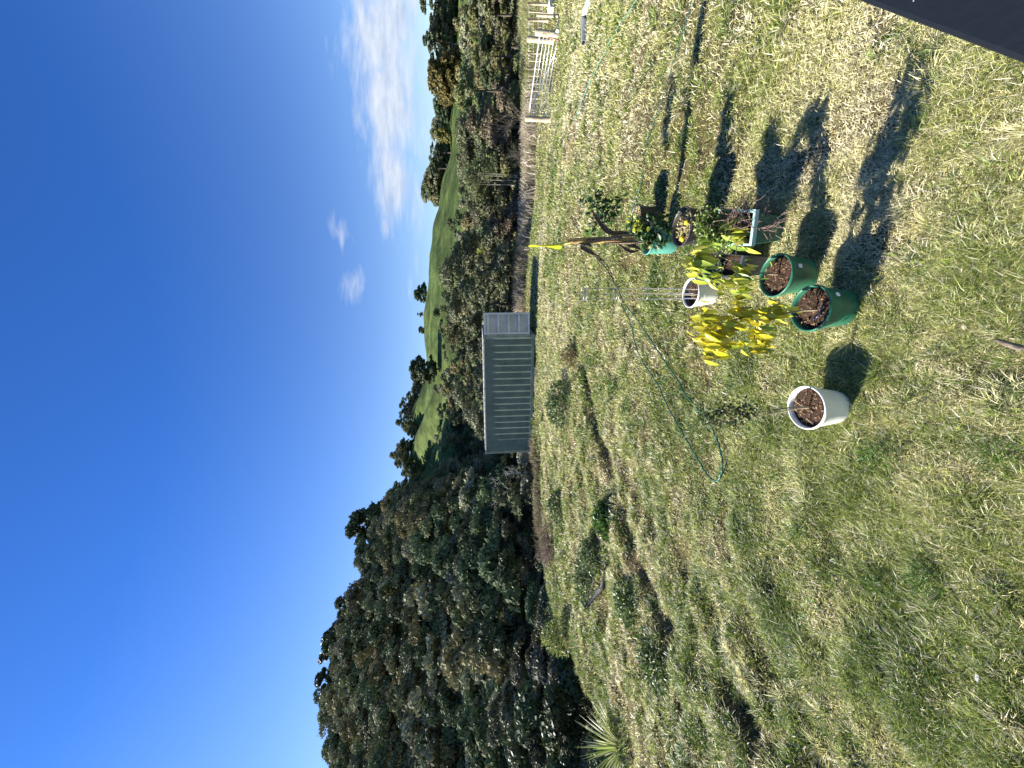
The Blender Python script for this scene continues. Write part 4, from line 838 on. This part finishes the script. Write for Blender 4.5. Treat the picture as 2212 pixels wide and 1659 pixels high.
bush(o, [(1040, 560, 16), (980, 480, 24), (960, 560, 26), (960, 640, 22), (900, 440, 22), (880, 520, 28), (880, 600, 26), (830, 480, 22), (820, 560, 24), (830, 640, 18), (770, 420, 14), (780, 500, 20), (740, 460, 10), (1010, 440, 10), (930, 390, 12)], YL + .08, dg, 11, .075, .036)
bush(o, [(740, 430, 10), (760, 470, 8), (790, 560, 4)], YL + .08, [(.4, .42, .04), (.3, .36, .05)], 12, .07, .034)
st = [aty(*z4(1150, 470), YL), aty(*z4(1070, 480), YL + .04), aty(*z4(950, 520), YL + .08)]; st[0][2] = hs - .02; MB().tube(rel(o, st), [.009, .008, .005], 7).tube(rel(o, [st[1], aty(*z4(1000, 400), YL)]), [.006, .003], 6).build('stem', stem_m, o)
lem = mat('lemon', (.75, .5, .03), rough=.4)
for i, (zx, zy) in enumerate(((1235, 430), (1195, 590))):
    q_ = onz(*z4(zx, zy), hs + .03); l_ = MB().lathe([(.001, -.034), (.008, -.03), (.022, -.015), (.026, 0), (.022, .015), (.008, .029), (.001, .033)], 16).build('lemon', lem, loc=q_); l_.rotation_euler = (1.3, .4, i); tag(l_, ['yellow lemon on the litter at the right side of the black pot', 'yellow lemon on the litter near the left rim of the black pot'][i], 'lemon', 'lemons in the black pot')
# far dark pot with tall citrus
o, c, r0, hs = pot(1372, 473, 58, .36, blackp, 'farther dark pot with a taller thin-stemmed citrus sapling', shape=.8, soil_drop=.03, litter=True)
YT = c[1]
bush(o, [(250, 240, 10), (300, 200, 12), (330, 280, 18), (380, 160, 10), (380, 240, 20), (420, 300, 22), (400, 380, 16), (460, 260, 20), (480, 340, 22), (500, 400, 16), (540, 260, 14), (560, 340, 10), (300, 330, 8), (420, 440, 8), (300, 430, 5), (320, 510, 7), (350, 500, 5)], YT, dg, 13, .085, .04, .04)
bush(o, [(400, 130, 6), (580, 220, 6), (320, 490, 5)], YT, [(.3, .4, .05), (.2, .32, .04)], 14, .08, .04)
st = catmull([aty(*z4(735, 425), YT), aty(*z4(640, 410), YT), aty(*z4(540, 400), YT), aty(*z4(420, 320), YT), aty(*z4(320, 260), YT)], 4); st[0][2] = hs - .02; MB().tube(rel(o, st), .007, 7).build('stem', stem_m, o)
# teal grow bag with banana
o, c, r0, hs = pot(1397, 520, 58, .36, tealp, 'teal grow bag with a tall banana plant of one yellow leaf and dry sheaths', shape=.9, soil_drop=.06, litter=True)
YN = c[1]; ban = mat('banana_stem', (.42, .30, .10), rough=.6, base2=(.16, .07, .04), scale=9, var=.3); drym = mat('dry_leaf', (.26, .19, .12), rough=.9, base2=(.12, .08, .05), scale=30, bump=1, bscale=60)
zt = lambda zx, zy: aty(*z4(zx, zy), YN)
st = catmull([zt(800, 605), zt(600, 605), zt(400, 610), zt(200, 615), zt(85, 618)], 5); st[0][2] = hs - .05
MB().tube(rel(o, st), [.04 - .0009 * i for i in range(len(st))], 12).build('stem', ban, o)
shm = MB()
for (a, b_, rr) in (((780, 560), (500, 575), .02), ((760, 640), (430, 640), .018), ((600, 590), (90, 600), .016), ((560, 600), (260, 625), .02)): shm.tube(rel(o, [zt(*a) + np.array([0, -.03, 0]), (zt(*a) + zt(*b_)) / 2 + np.array([0, -.035, 0]), zt(*b_) + np.array([0, -.03, 0])]), [rr, rr * .9, rr * .3], 7)
shm.build('sheath', drym, o)
a3 = lambda zx, zy: aty((1600 + zx / 2.765) / 1.82278, (600 + zy / 2.765) / 1.82278, YN)
MB().tube(rel(o, [a3(1780, 985), a3(1600, 1010), a3(1340, 1020)]), [.014, .010, .004], 8).build('leaf_stalk', mat('banana_rib', (.45, .42, .06), rough=.5), o)
# broad yellow-green leaf beside the stalk
lf = [(1330, 1018), (1480, 1026), (1560, 1040), (1700, 1082), (1712, 1030), (1690, 1000), (1600, 1004), (1480, 1004)]
P0 = [a3(*q_) for q_ in lf]; mid = [a3(1330, 1018), a3(1490, 1014), a3(1590, 1018), a3(1705, 1030)]
lo = [a3(1335, 1022), a3(1500, 1040), a3(1600, 1066), a3(1660, 1085)]; hi = [a3(1335, 1014), a3(1490, 1003), a3(1590, 990), a3(1690, 985)]
vs = []; 
for i in range(4): vs += [tuple(lo[i] + np.array([0, -.06, 0])), tuple(mid[i]), tuple(hi[i] + np.array([0, .07, 0]))]
vs = rel(o, vs); lm = npmesh('leaf', np.array(vs), np.array([(i * 3 + j, i * 3 + j + 1, i * 3 + j + 4, i * 3 + j + 3) for i in range(3) for j in range(2)]), np.tile([.62, .68, .04], (12, 1)), True); lobj = link('leaf', lm, leaf_y, o)
ss = lobj.modifiers.new('sub', 'SUBSURF'); ss.levels = 2; ss.render_levels = 2
def dry_blade(pts, wd, name='dry_leaf'):
    pts = catmull([np.array(p) for p in pts], 5); mb = MB(); r = random.Random(len(pts)); vs = []
    for i, p in enumerate(pts):
        k = math.sin(math.pi * min(1, (i + 1) / len(pts))) * wd; vs += [(p[0] - k * .5, p[1] - .01, p[2] + r.uniform(-.012, .012)), (p[0] + r.uniform(-.006, .006), p[1] + k * .4, p[2] - k * .25), (p[0] + k * .6, p[1] - .01, p[2] + r.uniform(-.012, .012))]
    vs = rel(o, vs); fs = [(i * 3 + j, i * 3 + j + 1, i * 3 + j + 4, i * 3 + j + 3) for i in range(len(pts) - 1) for j in range(2)]; ob = mb.add(vs, fs).build(name, drym, o)
    sd = ob.modifiers.new('s', 'SOLIDIFY'); sd.thickness = .004
dry_blade([zt(230, 600), zt(205, 660), zt(260, 700), zt(330, 735), zt(400, 770)], .07); dry_blade([zt(190, 640), zt(250, 640), zt(300, 650), zt(320, 680)], .05)
dry_blade([zt(560, 560), zt(500, 530), zt(430, 490), zt(380, 420), zt(330, 350), zt(320, 320)], .085); dry_blade([zt(760, 545), zt(640, 540), zt(520, 535), zt(440, 500)], .05); dry_blade([zt(560, 640), zt(640, 690), zt(700, 720), zt(790, 700)], .05); dry_blade([zt(620, 640), zt(680, 650), zt(760, 680), zt(800, 700)], .05)

# tubs
def tub(name, corners, H, m, taper, label, cat='planter', rim=.022, soild=.05, rounded=.02, rimm=None):
    P = [onz(*q_, H) for q_ in corners]; c = sum(P) / 4; o = empty(name, (c[0], c[1], 0)); tag(o, label, cat); Q = [p - c for p in P]; zb_ = tz(c[0], c[1]) - .015
    ring = lambda s, z_, ex=0: [(q_[0] * s + ex * np.sign(q_[0]), q_[1] * s + ex * np.sign(q_[1]), z_) for q_ in Q]
    L_ = [ring(taper, zb_), ring(.965, H - .035), ring(1.0, H - .035, rim * .4), ring(1.0, H, rim * .4), ring(.93, H, 0), ring(.92, H - .02), ring(.9, H - soild - .02)]
    vs = [v for l_ in L_ for v in l_]; fs = [(i * 4 + k, i * 4 + (k + 1) % 4, (i + 1) * 4 + (k + 1) % 4, (i + 1) * 4 + k) for i in range(len(L_) - 1) for k in range(4)]; fs.append((3, 2, 1, 0))
    MB().add(vs, fs).build('tub', m, o, bevel=rounded)
    if rimm: MB().add([v for l_ in (ring(1.0, H - .03, rim * .4 + .003), ring(1.0, H + .003, rim * .4 + .003), ring(.93, H + .003, 0)) for v in l_], [(i * 4 + k, i * 4 + (k + 1) % 4, (i + 1) * 4 + (k + 1) % 4, (i + 1) * 4 + k) for i in range(2) for k in range(4)]).build('rim', rimm, o)
    k = 14; sv = []
    A, B, Cc, Dd = [np.array((q_[0] * .91, q_[1] * .91)) for q_ in Q]; r = random.Random(4)
    for i in range(k + 1):
        for j in range(k + 1):
            p_ = (A * (1 - i / k) + B * (i / k)) * (1 - j / k) + (Dd * (1 - i / k) + Cc * (i / k)) * (j / k); sv.append((p_[0], p_[1], H - soild + r.uniform(-.008, .012)))
    MB().add(sv, [(i * (k + 1) + j, i * (k + 1) + j + 1, (i + 1) * (k + 1) + j + 1, (i + 1) * (k + 1) + j) for i in range(k) for j in range(k)], True).build('soil', soil_m, o)
    return o, c, H - soild
o, c, hs = tub('planter_tub', [zb(1225, 465), zb(1235, 965), zb(1680, 975), zb(1745, 490)], .33, mat('shaded_green_plastic', (.04, .14, .10), rough=.5), .72, 'square pale-green tub, body coloured dark as shade, with bushy herbs and tangled dead stems', rimm=paleg)  # pale green tub; shade is put into the darker body colour
rr_ = [(zx, zy, 95) for zx in (1000, 1060, 1130, 1200, 1270) for zy in (560, 660, 760, 860, 940)]
bush(o, rr_, c[1] + .12, [(.22, .3, .06), (.15, .22, .05), (.3, .36, .1)], 15, .028, .017, .03, conv=zb)
bush(o, [(960, 600, 40), (980, 700, 40), (970, 820, 36), (1020, 520, 40), (1080, 480, 30), (1150, 520, 26), (1000, 860, 26)], c[1] + .15, [(.14, .08, .05), (.2, .13, .08), (.12, .1, .05)], 16, .022, .012, .022, conv=zb)
bush(o, [(1250, 560, 34), (1230, 1000, 30), (1300, 960, 24), (1350, 1000, 20), (1150, 930, 20)], c[1] + .05, [(.2, .34, .05), (.3, .4, .1)], 17, .025, .016, .025, conv=zb)
def tangle(o, spots, Y, n, m, seed, r=.0022, conv=zb, name='dead_stems', L=.25):
    q = random.Random(seed); mb = MB()
    for _ in range(n):
        zx, zy = q.choice(spots); p = Vector(aty(*conv(zx + q.uniform(-50, 50), zy + q.uniform(-50, 50)), Y + q.uniform(-.06, .06))); d = Vector((q.uniform(-1, 1), q.uniform(-1, .5), q.uniform(-1, .6))).normalized(); pts = [p]
        for _k in range(5): d = (d + Vector((q.uniform(-.6, .6), q.uniform(-.6, .6), q.uniform(-.6, .5)))).normalized(); p = p + d * L / 6; pts.append(p.copy())
        mb.tube(rel(o, pts), r, 4, False)
    mb.build(name, m, o)
twig_d = mat('twig_dark', (.14, .10, .08), rough=.9, base2=(.28, .2, .15), scale=40)
tangle(o, [(1400, 560), (1450, 620), (1500, 560), (1560, 640), (1600, 560), (1650, 640), (1400, 680), (1500, 700), (1700, 640)], c[1] - .02, 200, twig_d, 4)
tangle(o, [(1750, 640), (1820, 660), (1880, 700), (1930, 730), (1780, 740), (1450, 430), (1560, 450)], c[1] - .17, 60, twig_d, 5)
o, c, hs = tub('planter_tub', [zb(1010, 1085), zb(1000, 1420), zb(1480, 1440), zb(1570, 1120)], .30, greyp, .8, 'dark grey rectangular tub with leafy greens and lilac flower stems', rounded=.035)
bush(o, [(1150, 1180, 22), (1200, 1240, 24), (1260, 1180, 22), (1300, 1260, 24), (1240, 1330, 20), (1360, 1200, 18), (1330, 1340, 16), (1150, 1300, 14), (1400, 1280, 12)], c[1] + .02, [(.04, .08, .03), (.07, .12, .05), (.14, .18, .11), (.05, .05, .05)], 18, .05, .02, .025, conv=zb)
bush(o, [(1560, 1280, 26), (1620, 1330, 24), (1580, 1380, 20), (1520, 1330, 20), (1650, 1380, 14), (1680, 1420, 10)], c[1] - .12, [(.42, .34, .48), (.3, .24, .34), (.1, .12, .06)], 19, .014, .008, .016, conv=zb)
MB().tube(rel(o, [aty(*zb(1075, 1430), c[1] + .1), aty(*zb(960, 1425), c[1] + .1), aty(*zb(880, 1440), c[1] + .1)]), .012, 8).tube(rel(o, [aty(*zb(1085, 1500), c[1] + .08), aty(*zb(990, 1470), c[1] + .08), aty(*zb(950, 1440), c[1] + .08)]), .014, 8).build('handle', greyp, o)
# big basin of dark shadowed pot under the tub is the tub's own body

# ------------------------------------------------------------------ weeds, fallen branches, litter on the paddock
def weed(dx, dy, n, rad, h, Ln, cols, label, cat='weed', name='weed_clump', seed=1, stems=True, W=.4):
    p = ong(dx, dy); r = np.random.default_rng(seed); a = r.uniform(0, 6.28, n); q_ = rad * np.sqrt(r.random(n)); n = int(n * 2.2) if rad > .2 else n; a = r.uniform(0, 6.28, n); q_ = rad * r.random(n) ** .75; P = np.stack([q_ * np.cos(a), q_ * np.sin(a), h * r.random(n) ** .8 * (1.1 - (q_ / rad) ** 2 * .6)], 1)
    D = unit(P * np.array([1, 1, .5]) / rad + r.normal(0, .6, (n, 3)) + np.array([0, 0, .3])); V, Fq = leaves(P, D, unit(r.normal(size=(n, 3)) + np.array([0, 0, 1])), Ln * r.uniform(.6, 1.3, n), Ln * W, .2, .15)
    o = empty(name, p, 0); tag(o, label, cat); cc_ = np.array(cols)[r.integers(0, len(cols), n)] * r.uniform(.7, 1.3, (n, 1)); link('foliage', npmesh('foliage', V, Fq, np.repeat(cc_, 15, 0)), leaf_y, o)
    mb = MB(); q = random.Random(seed)
    for i in range(9 if rad > .2 else 0):
        a = q.uniform(0, 6.28); mb.tube([(0, 0, -.02), (rad * .4 * math.cos(a), rad * .4 * math.sin(a), h * .5), (rad * .8 * math.cos(a), rad * .8 * math.sin(a), h * q.uniform(.5, 1))], [.008, .006, .003], 5)
    if rad > .2: mb.build('stem', twig_d, o)
    return o
gw = [(.03, .055, .015), (.06, .10, .025), (.10, .16, .04), (.25, .28, .14)]
weed(1222, 872, 700, .75, .55, .09, gw, 'low leafy shrub in front of the middle of the container', seed=1)
weed(1246, 768, 260, .3, .38, .07, [(.16, .12, .05), (.14, .14, .05), (.3, .22, .12)], 'small rusty-brown weed by the ditch in front of the container', seed=2)
weed(1334, 838, 220, .16, .16, .05, [(.08, .14, .03), (.14, .2, .04)], 'small round dark weed in the open lawn', seed=3)
weed(1215, 1095, 500, .5, .45, .09, gw, 'leafy shrub by the paddock edge right of the brown brush pile', seed=4)
weed(1318, 1122, 420, .35, .28, .10, [(.08, .15, .03), (.13, .21, .05), (.05, .09, .02)], 'fresh green broad-leaved weed on the ditch', seed=5, W=.5)
weed(1270, 1255, 650, .6, .4, .08, gw, 'grey-leaved cut branch bush on the left paddock', seed=6)
weed(1285, 1200, 420, .42, .4, .08, gw, 'leafy branch clump beside the dark fallen limb', seed=7)
weed(1420, 1420, 420, .42, .22, .07, gw, 'leafy clump along the ditch at the left', seed=8)
weed(1370, 1300, 380, .38, .24, .07, [(.05, .09, .025), (.09, .14, .04), (.16, .22, .06)], 'dark leafy weed patch in the ditch hollow', seed=9)
weed(1905, 985, 340, .11, .09, .05, [(.06, .15, .02), (.1, .2, .03)], 'dark green grass tuft left of the near white pot', seed=10, W=.07)
weed(1800, 1243, 340, .09, .06, .045, [(.05, .1, .02), (.2, .22, .05)], 'dark tuft in the lawn, highest of three in a row', seed=12, W=.07)
weed(1905, 1255, 340, .09, .07, .05, [(.05, .11, .02), (.09, .16, .03)], 'middle dark tuft of three in a row on the lawn', seed=13, W=.07)
weed(2010, 1255, 340, .09, .08, .05, [(.06, .13, .02), (.1, .18, .03)], 'nearest dark tuft of three in a row on the lawn', seed=14, W=.07)
weed(2165, 980, 420, .12, .07, .055, [(.05, .11, .02), (.10, .17, .035)], 'lush dark grass tuft at the near edge of the view', seed=15, W=.06, stems=False)
weed(1230, 1372, 500, .5, .8, .09, [(.2, .24, .05), (.12, .16, .04), (.3, .3, .1)], 'yellow-green shrub growing over the edge of the gully', seed=16)
weed(1290, 1560, 300, .4, .4, .08, gw, 'small shrub hanging over the bank near the flax bush', seed=17)
def weedmat():
    r = np.random.default_rng(44); P = []; D = []; Ln = []; CI = []
    for _ in range(1500):
        Y = 2.6 + 14.5 * r.random() ** 1.1; X = r.uniform(-1.0, .5) * Y
        if X < -8 or Y > float(edge(np.clip(X / Y, -1.04, 1.6))) or r.random() < smooth((X + 1) / 5) * .85: continue
        c = np.array([X, Y, tz(X, Y)]); k = r.integers(8, 26); R_ = r.uniform(.03, .12); ci = r.integers(0, 3)
        a = r.uniform(0, 6.28, k); P += list(c + np.stack([np.cos(a) * R_ * r.random(k), np.sin(a) * R_ * r.random(k), .03 * r.random(k)], 1)); D += list(np.stack([np.cos(a), np.sin(a), r.uniform(.1, .8, k)], 1)); Ln += list(r.uniform(.02, .05, k) * (.8 + Y * .06)); CI += [ci] * k
    P = np.array(P); D = np.array(D); Ln = np.array(Ln); n = len(P); cols = np.array([[.05, .10, .02], [.10, .18, .035], [.14, .17, .07]])[np.array(CI)] * r.uniform(.6, 1.4, (n, 1))
    V, Fq = leaves(P, D, np.tile([0, 0, 1.0], (n, 1)), Ln, Ln * .26, .5, .2); o = link('ground_weeds', npmesh('ground_weeds', V, Fq, np.repeat(cols, 15, 0)), leaf_y); tag(o, 'small broad-leaved weeds growing through the left half of the paddock', 'weeds', kind='stuff')
weedmat()
def brush(dx, dy, n, rad, h, m, label, seed, name='brush_pile', r=.008, L=.6):
    p = ong(dx, dy); q = random.Random(seed); mb = MB()
    for _ in range(n):
        a = q.uniform(0, 6.28); s = rad * math.sqrt(q.random()); P = Vector((s * math.cos(a), s * math.sin(a), q.uniform(0, h * .7))); d = Vector((q.uniform(-1, 1), q.uniform(-1, 1), q.uniform(-.2, .6))).normalized(); pts = [P]
        for _k in range(4): d = (d + Vector((q.uniform(-.4, .4), q.uniform(-.4, .4), q.uniform(-.4, .3)))).normalized(); P = P + d * L / 4; P.z = max(P.z, .0); pts.append(P.copy())
        mb.tube(pts, [r, r * .9, r * .8, r * .6, r * .3], 4, False)
    o = mb.build(name, m, loc=p); tag(o, label, 'brush pile'); return o
brush(1192, 1180, 320, .75, .5, mat('brush_brown', (.14, .09, .07), rough=.95, base2=(.24, .17, .13), scale=9), 'brown heap of dead brush at the gully edge', 1)
def limb(pts, r, label, seed):
    P = [ong(*q_) for q_ in pts]; c = P[0]; L_ = [tuple(p - c + np.array([0, 0, .05 + .10 * math.sin(i * 1.3 + seed)])) for i, p in enumerate(P)]
    mb = MB().tube(L_, [r * (1 - .6 * i / len(P)) for i in range(len(P))], 8); q = random.Random(seed)
    for i in range(1, len(P) - 1):
        for _ in range(2): b_ = Vector(L_[i]); mb.tube([b_, b_ + Vector((q.uniform(-.3, .3), q.uniform(-.3, .3), q.uniform(.1, .3))), b_ + Vector((q.uniform(-.6, .6), q.uniform(-.6, .6), q.uniform(.1, .4)))], [r * .4, r * .25, r * .1], 5)
    o = mb.build('fallen_branch', mat('limb_bark', (.06, .055, .045), rough=.9, base2=(.14, .13, .11), scale=9), loc=c); tag(o, label, 'branch')
limb([(1278, 1310), (1300, 1270), (1308, 1230), (1300, 1190), (1290, 1165)], .05, 'dark fallen limb lying among cut leaves on the left paddock', 1)
def stake():
    A = onz(2205, 752, .03); B = onz(2150, 733, .12); mb = MB().tube([(0, 0, 0), tuple((B - A) * .5 + np.array([0, 0, .01])), tuple(B - A)], [.015, .013, .008], 8); o = mb.build('wood_stake', mat('old_wood', (.12, .09, .07), rough=.9, base2=(.2, .16, .12), scale=30, bump=1, bscale=80), loc=A); tag(o, 'dark weathered stick in the grass at the near edge of the view', 'stick')
    A = onz(2230, 760, .02); mb = MB()
stake()
stone_m = mat('stone', (.36, .32, .25), rough=.9, base2=(.36, .33, .27), scale=30)
def stone(dx, dy, s, label, seed):
    r = random.Random(seed); p = ong(dx, dy); mb = MB(); pr = [(.001, 0), (s * .8, .1 * s), (s, .35 * s), (s * .75, .65 * s), (.001, .75 * s)]; mb.lathe(pr, 12); mb.v = [(v[0] * r.uniform(.85, 1.1), v[1] * r.uniform(.7, .85), v[2]) for v in mb.v]
    o = mb.build('stone', stone_m, loc=(p[0], p[1], p[2] + .012)); tag(o, label, 'stone')
stone(2113, 574, .022, 'pale tan stone in the grass at the right', 1)
stone(2090, 705, .017, 'flat pale stone half hidden in grass near the bottom', 2)
tin_m = mat('scrap_plastic', (.32, .31, .28), rough=.4)
def scrap(dx, dy, s, label, seed):
    p = ong(dx, dy); r = random.Random(seed); vs = [(r.uniform(-.2, .2) * s + x_ * s, y_ * s + r.uniform(-.2, .2) * s, .02 + r.uniform(0, .3) * s) for x_, y_ in ((-1, -.4), (1, -.5), (1.1, .4), (-.9, .5))]
    o = MB().add(vs, [(0, 1, 2, 3)]).build('litter_scrap', tin_m, loc=(p[0], p[1], p[2] + .02)); sd = o.modifiers.new('s', 'SOLIDIFY'); sd.thickness = .003; tag(o, label, 'litter')
scrap(2126, 1463, .016, 'small pale scrap of plastic low on the left side', 1)
scrap(1548, 988, .02, 'crumpled pale leaf scrap inside the hose loop', 2)
# black ledge by the camera
led = mat('black_ledge', (.006, .008, .011), rough=.55, spec=.25, bump=.15, bscale=60)
zl = CAMH - .62; A = onz(1838, -4, zl); B = onz(2216, 141, zl); d = unit(B - A); nrm = np.array([d[1], -d[0], 0]); 
if nrm[0] < 0: nrm = -nrm
A2 = A - d * 1.4; B2 = B + d * 1.2; T_ = .012; W_ = .5; cen = (A2 + B2) / 2
vs = [A2, B2, B2 + nrm * W_, A2 + nrm * W_]; vs = [tuple(v - cen) for v in vs] + [tuple(v - cen - np.array([0, 0, T_])) for v in vs]
o = MB().add(vs, [(0, 1, 2, 3), (7, 6, 5, 4), (0, 4, 5, 1), (1, 5, 6, 2), (2, 6, 7, 3), (3, 7, 4, 0)]).build('deck_ledge', led, loc=cen, bevel=.008); tag(o, 'smooth black ledge specked with dust beside the viewer', 'ledge')
rr = np.random.default_rng(7); n_ = 70; Pd = rr.uniform(-1, 1, (n_, 1)) * d * .6 + (rr.uniform(.01, .3, (n_, 1))) * nrm + np.array([0, 0, .0006]) + ((A + B) / 2 - cen); V, Fq = quads(Pd, np.tile([0, 0, 1.0], (n_, 1)) + rr.normal(0, .05, (n_, 3)), .0012 * rr.uniform(.4, 1.5, n_), .6, rr)
dm_ = link('dust_speck', npmesh('dust', V, Fq), mat('dust', (.5, .5, .48), rough=.9), o); dm_['kind'] = 'stuff'
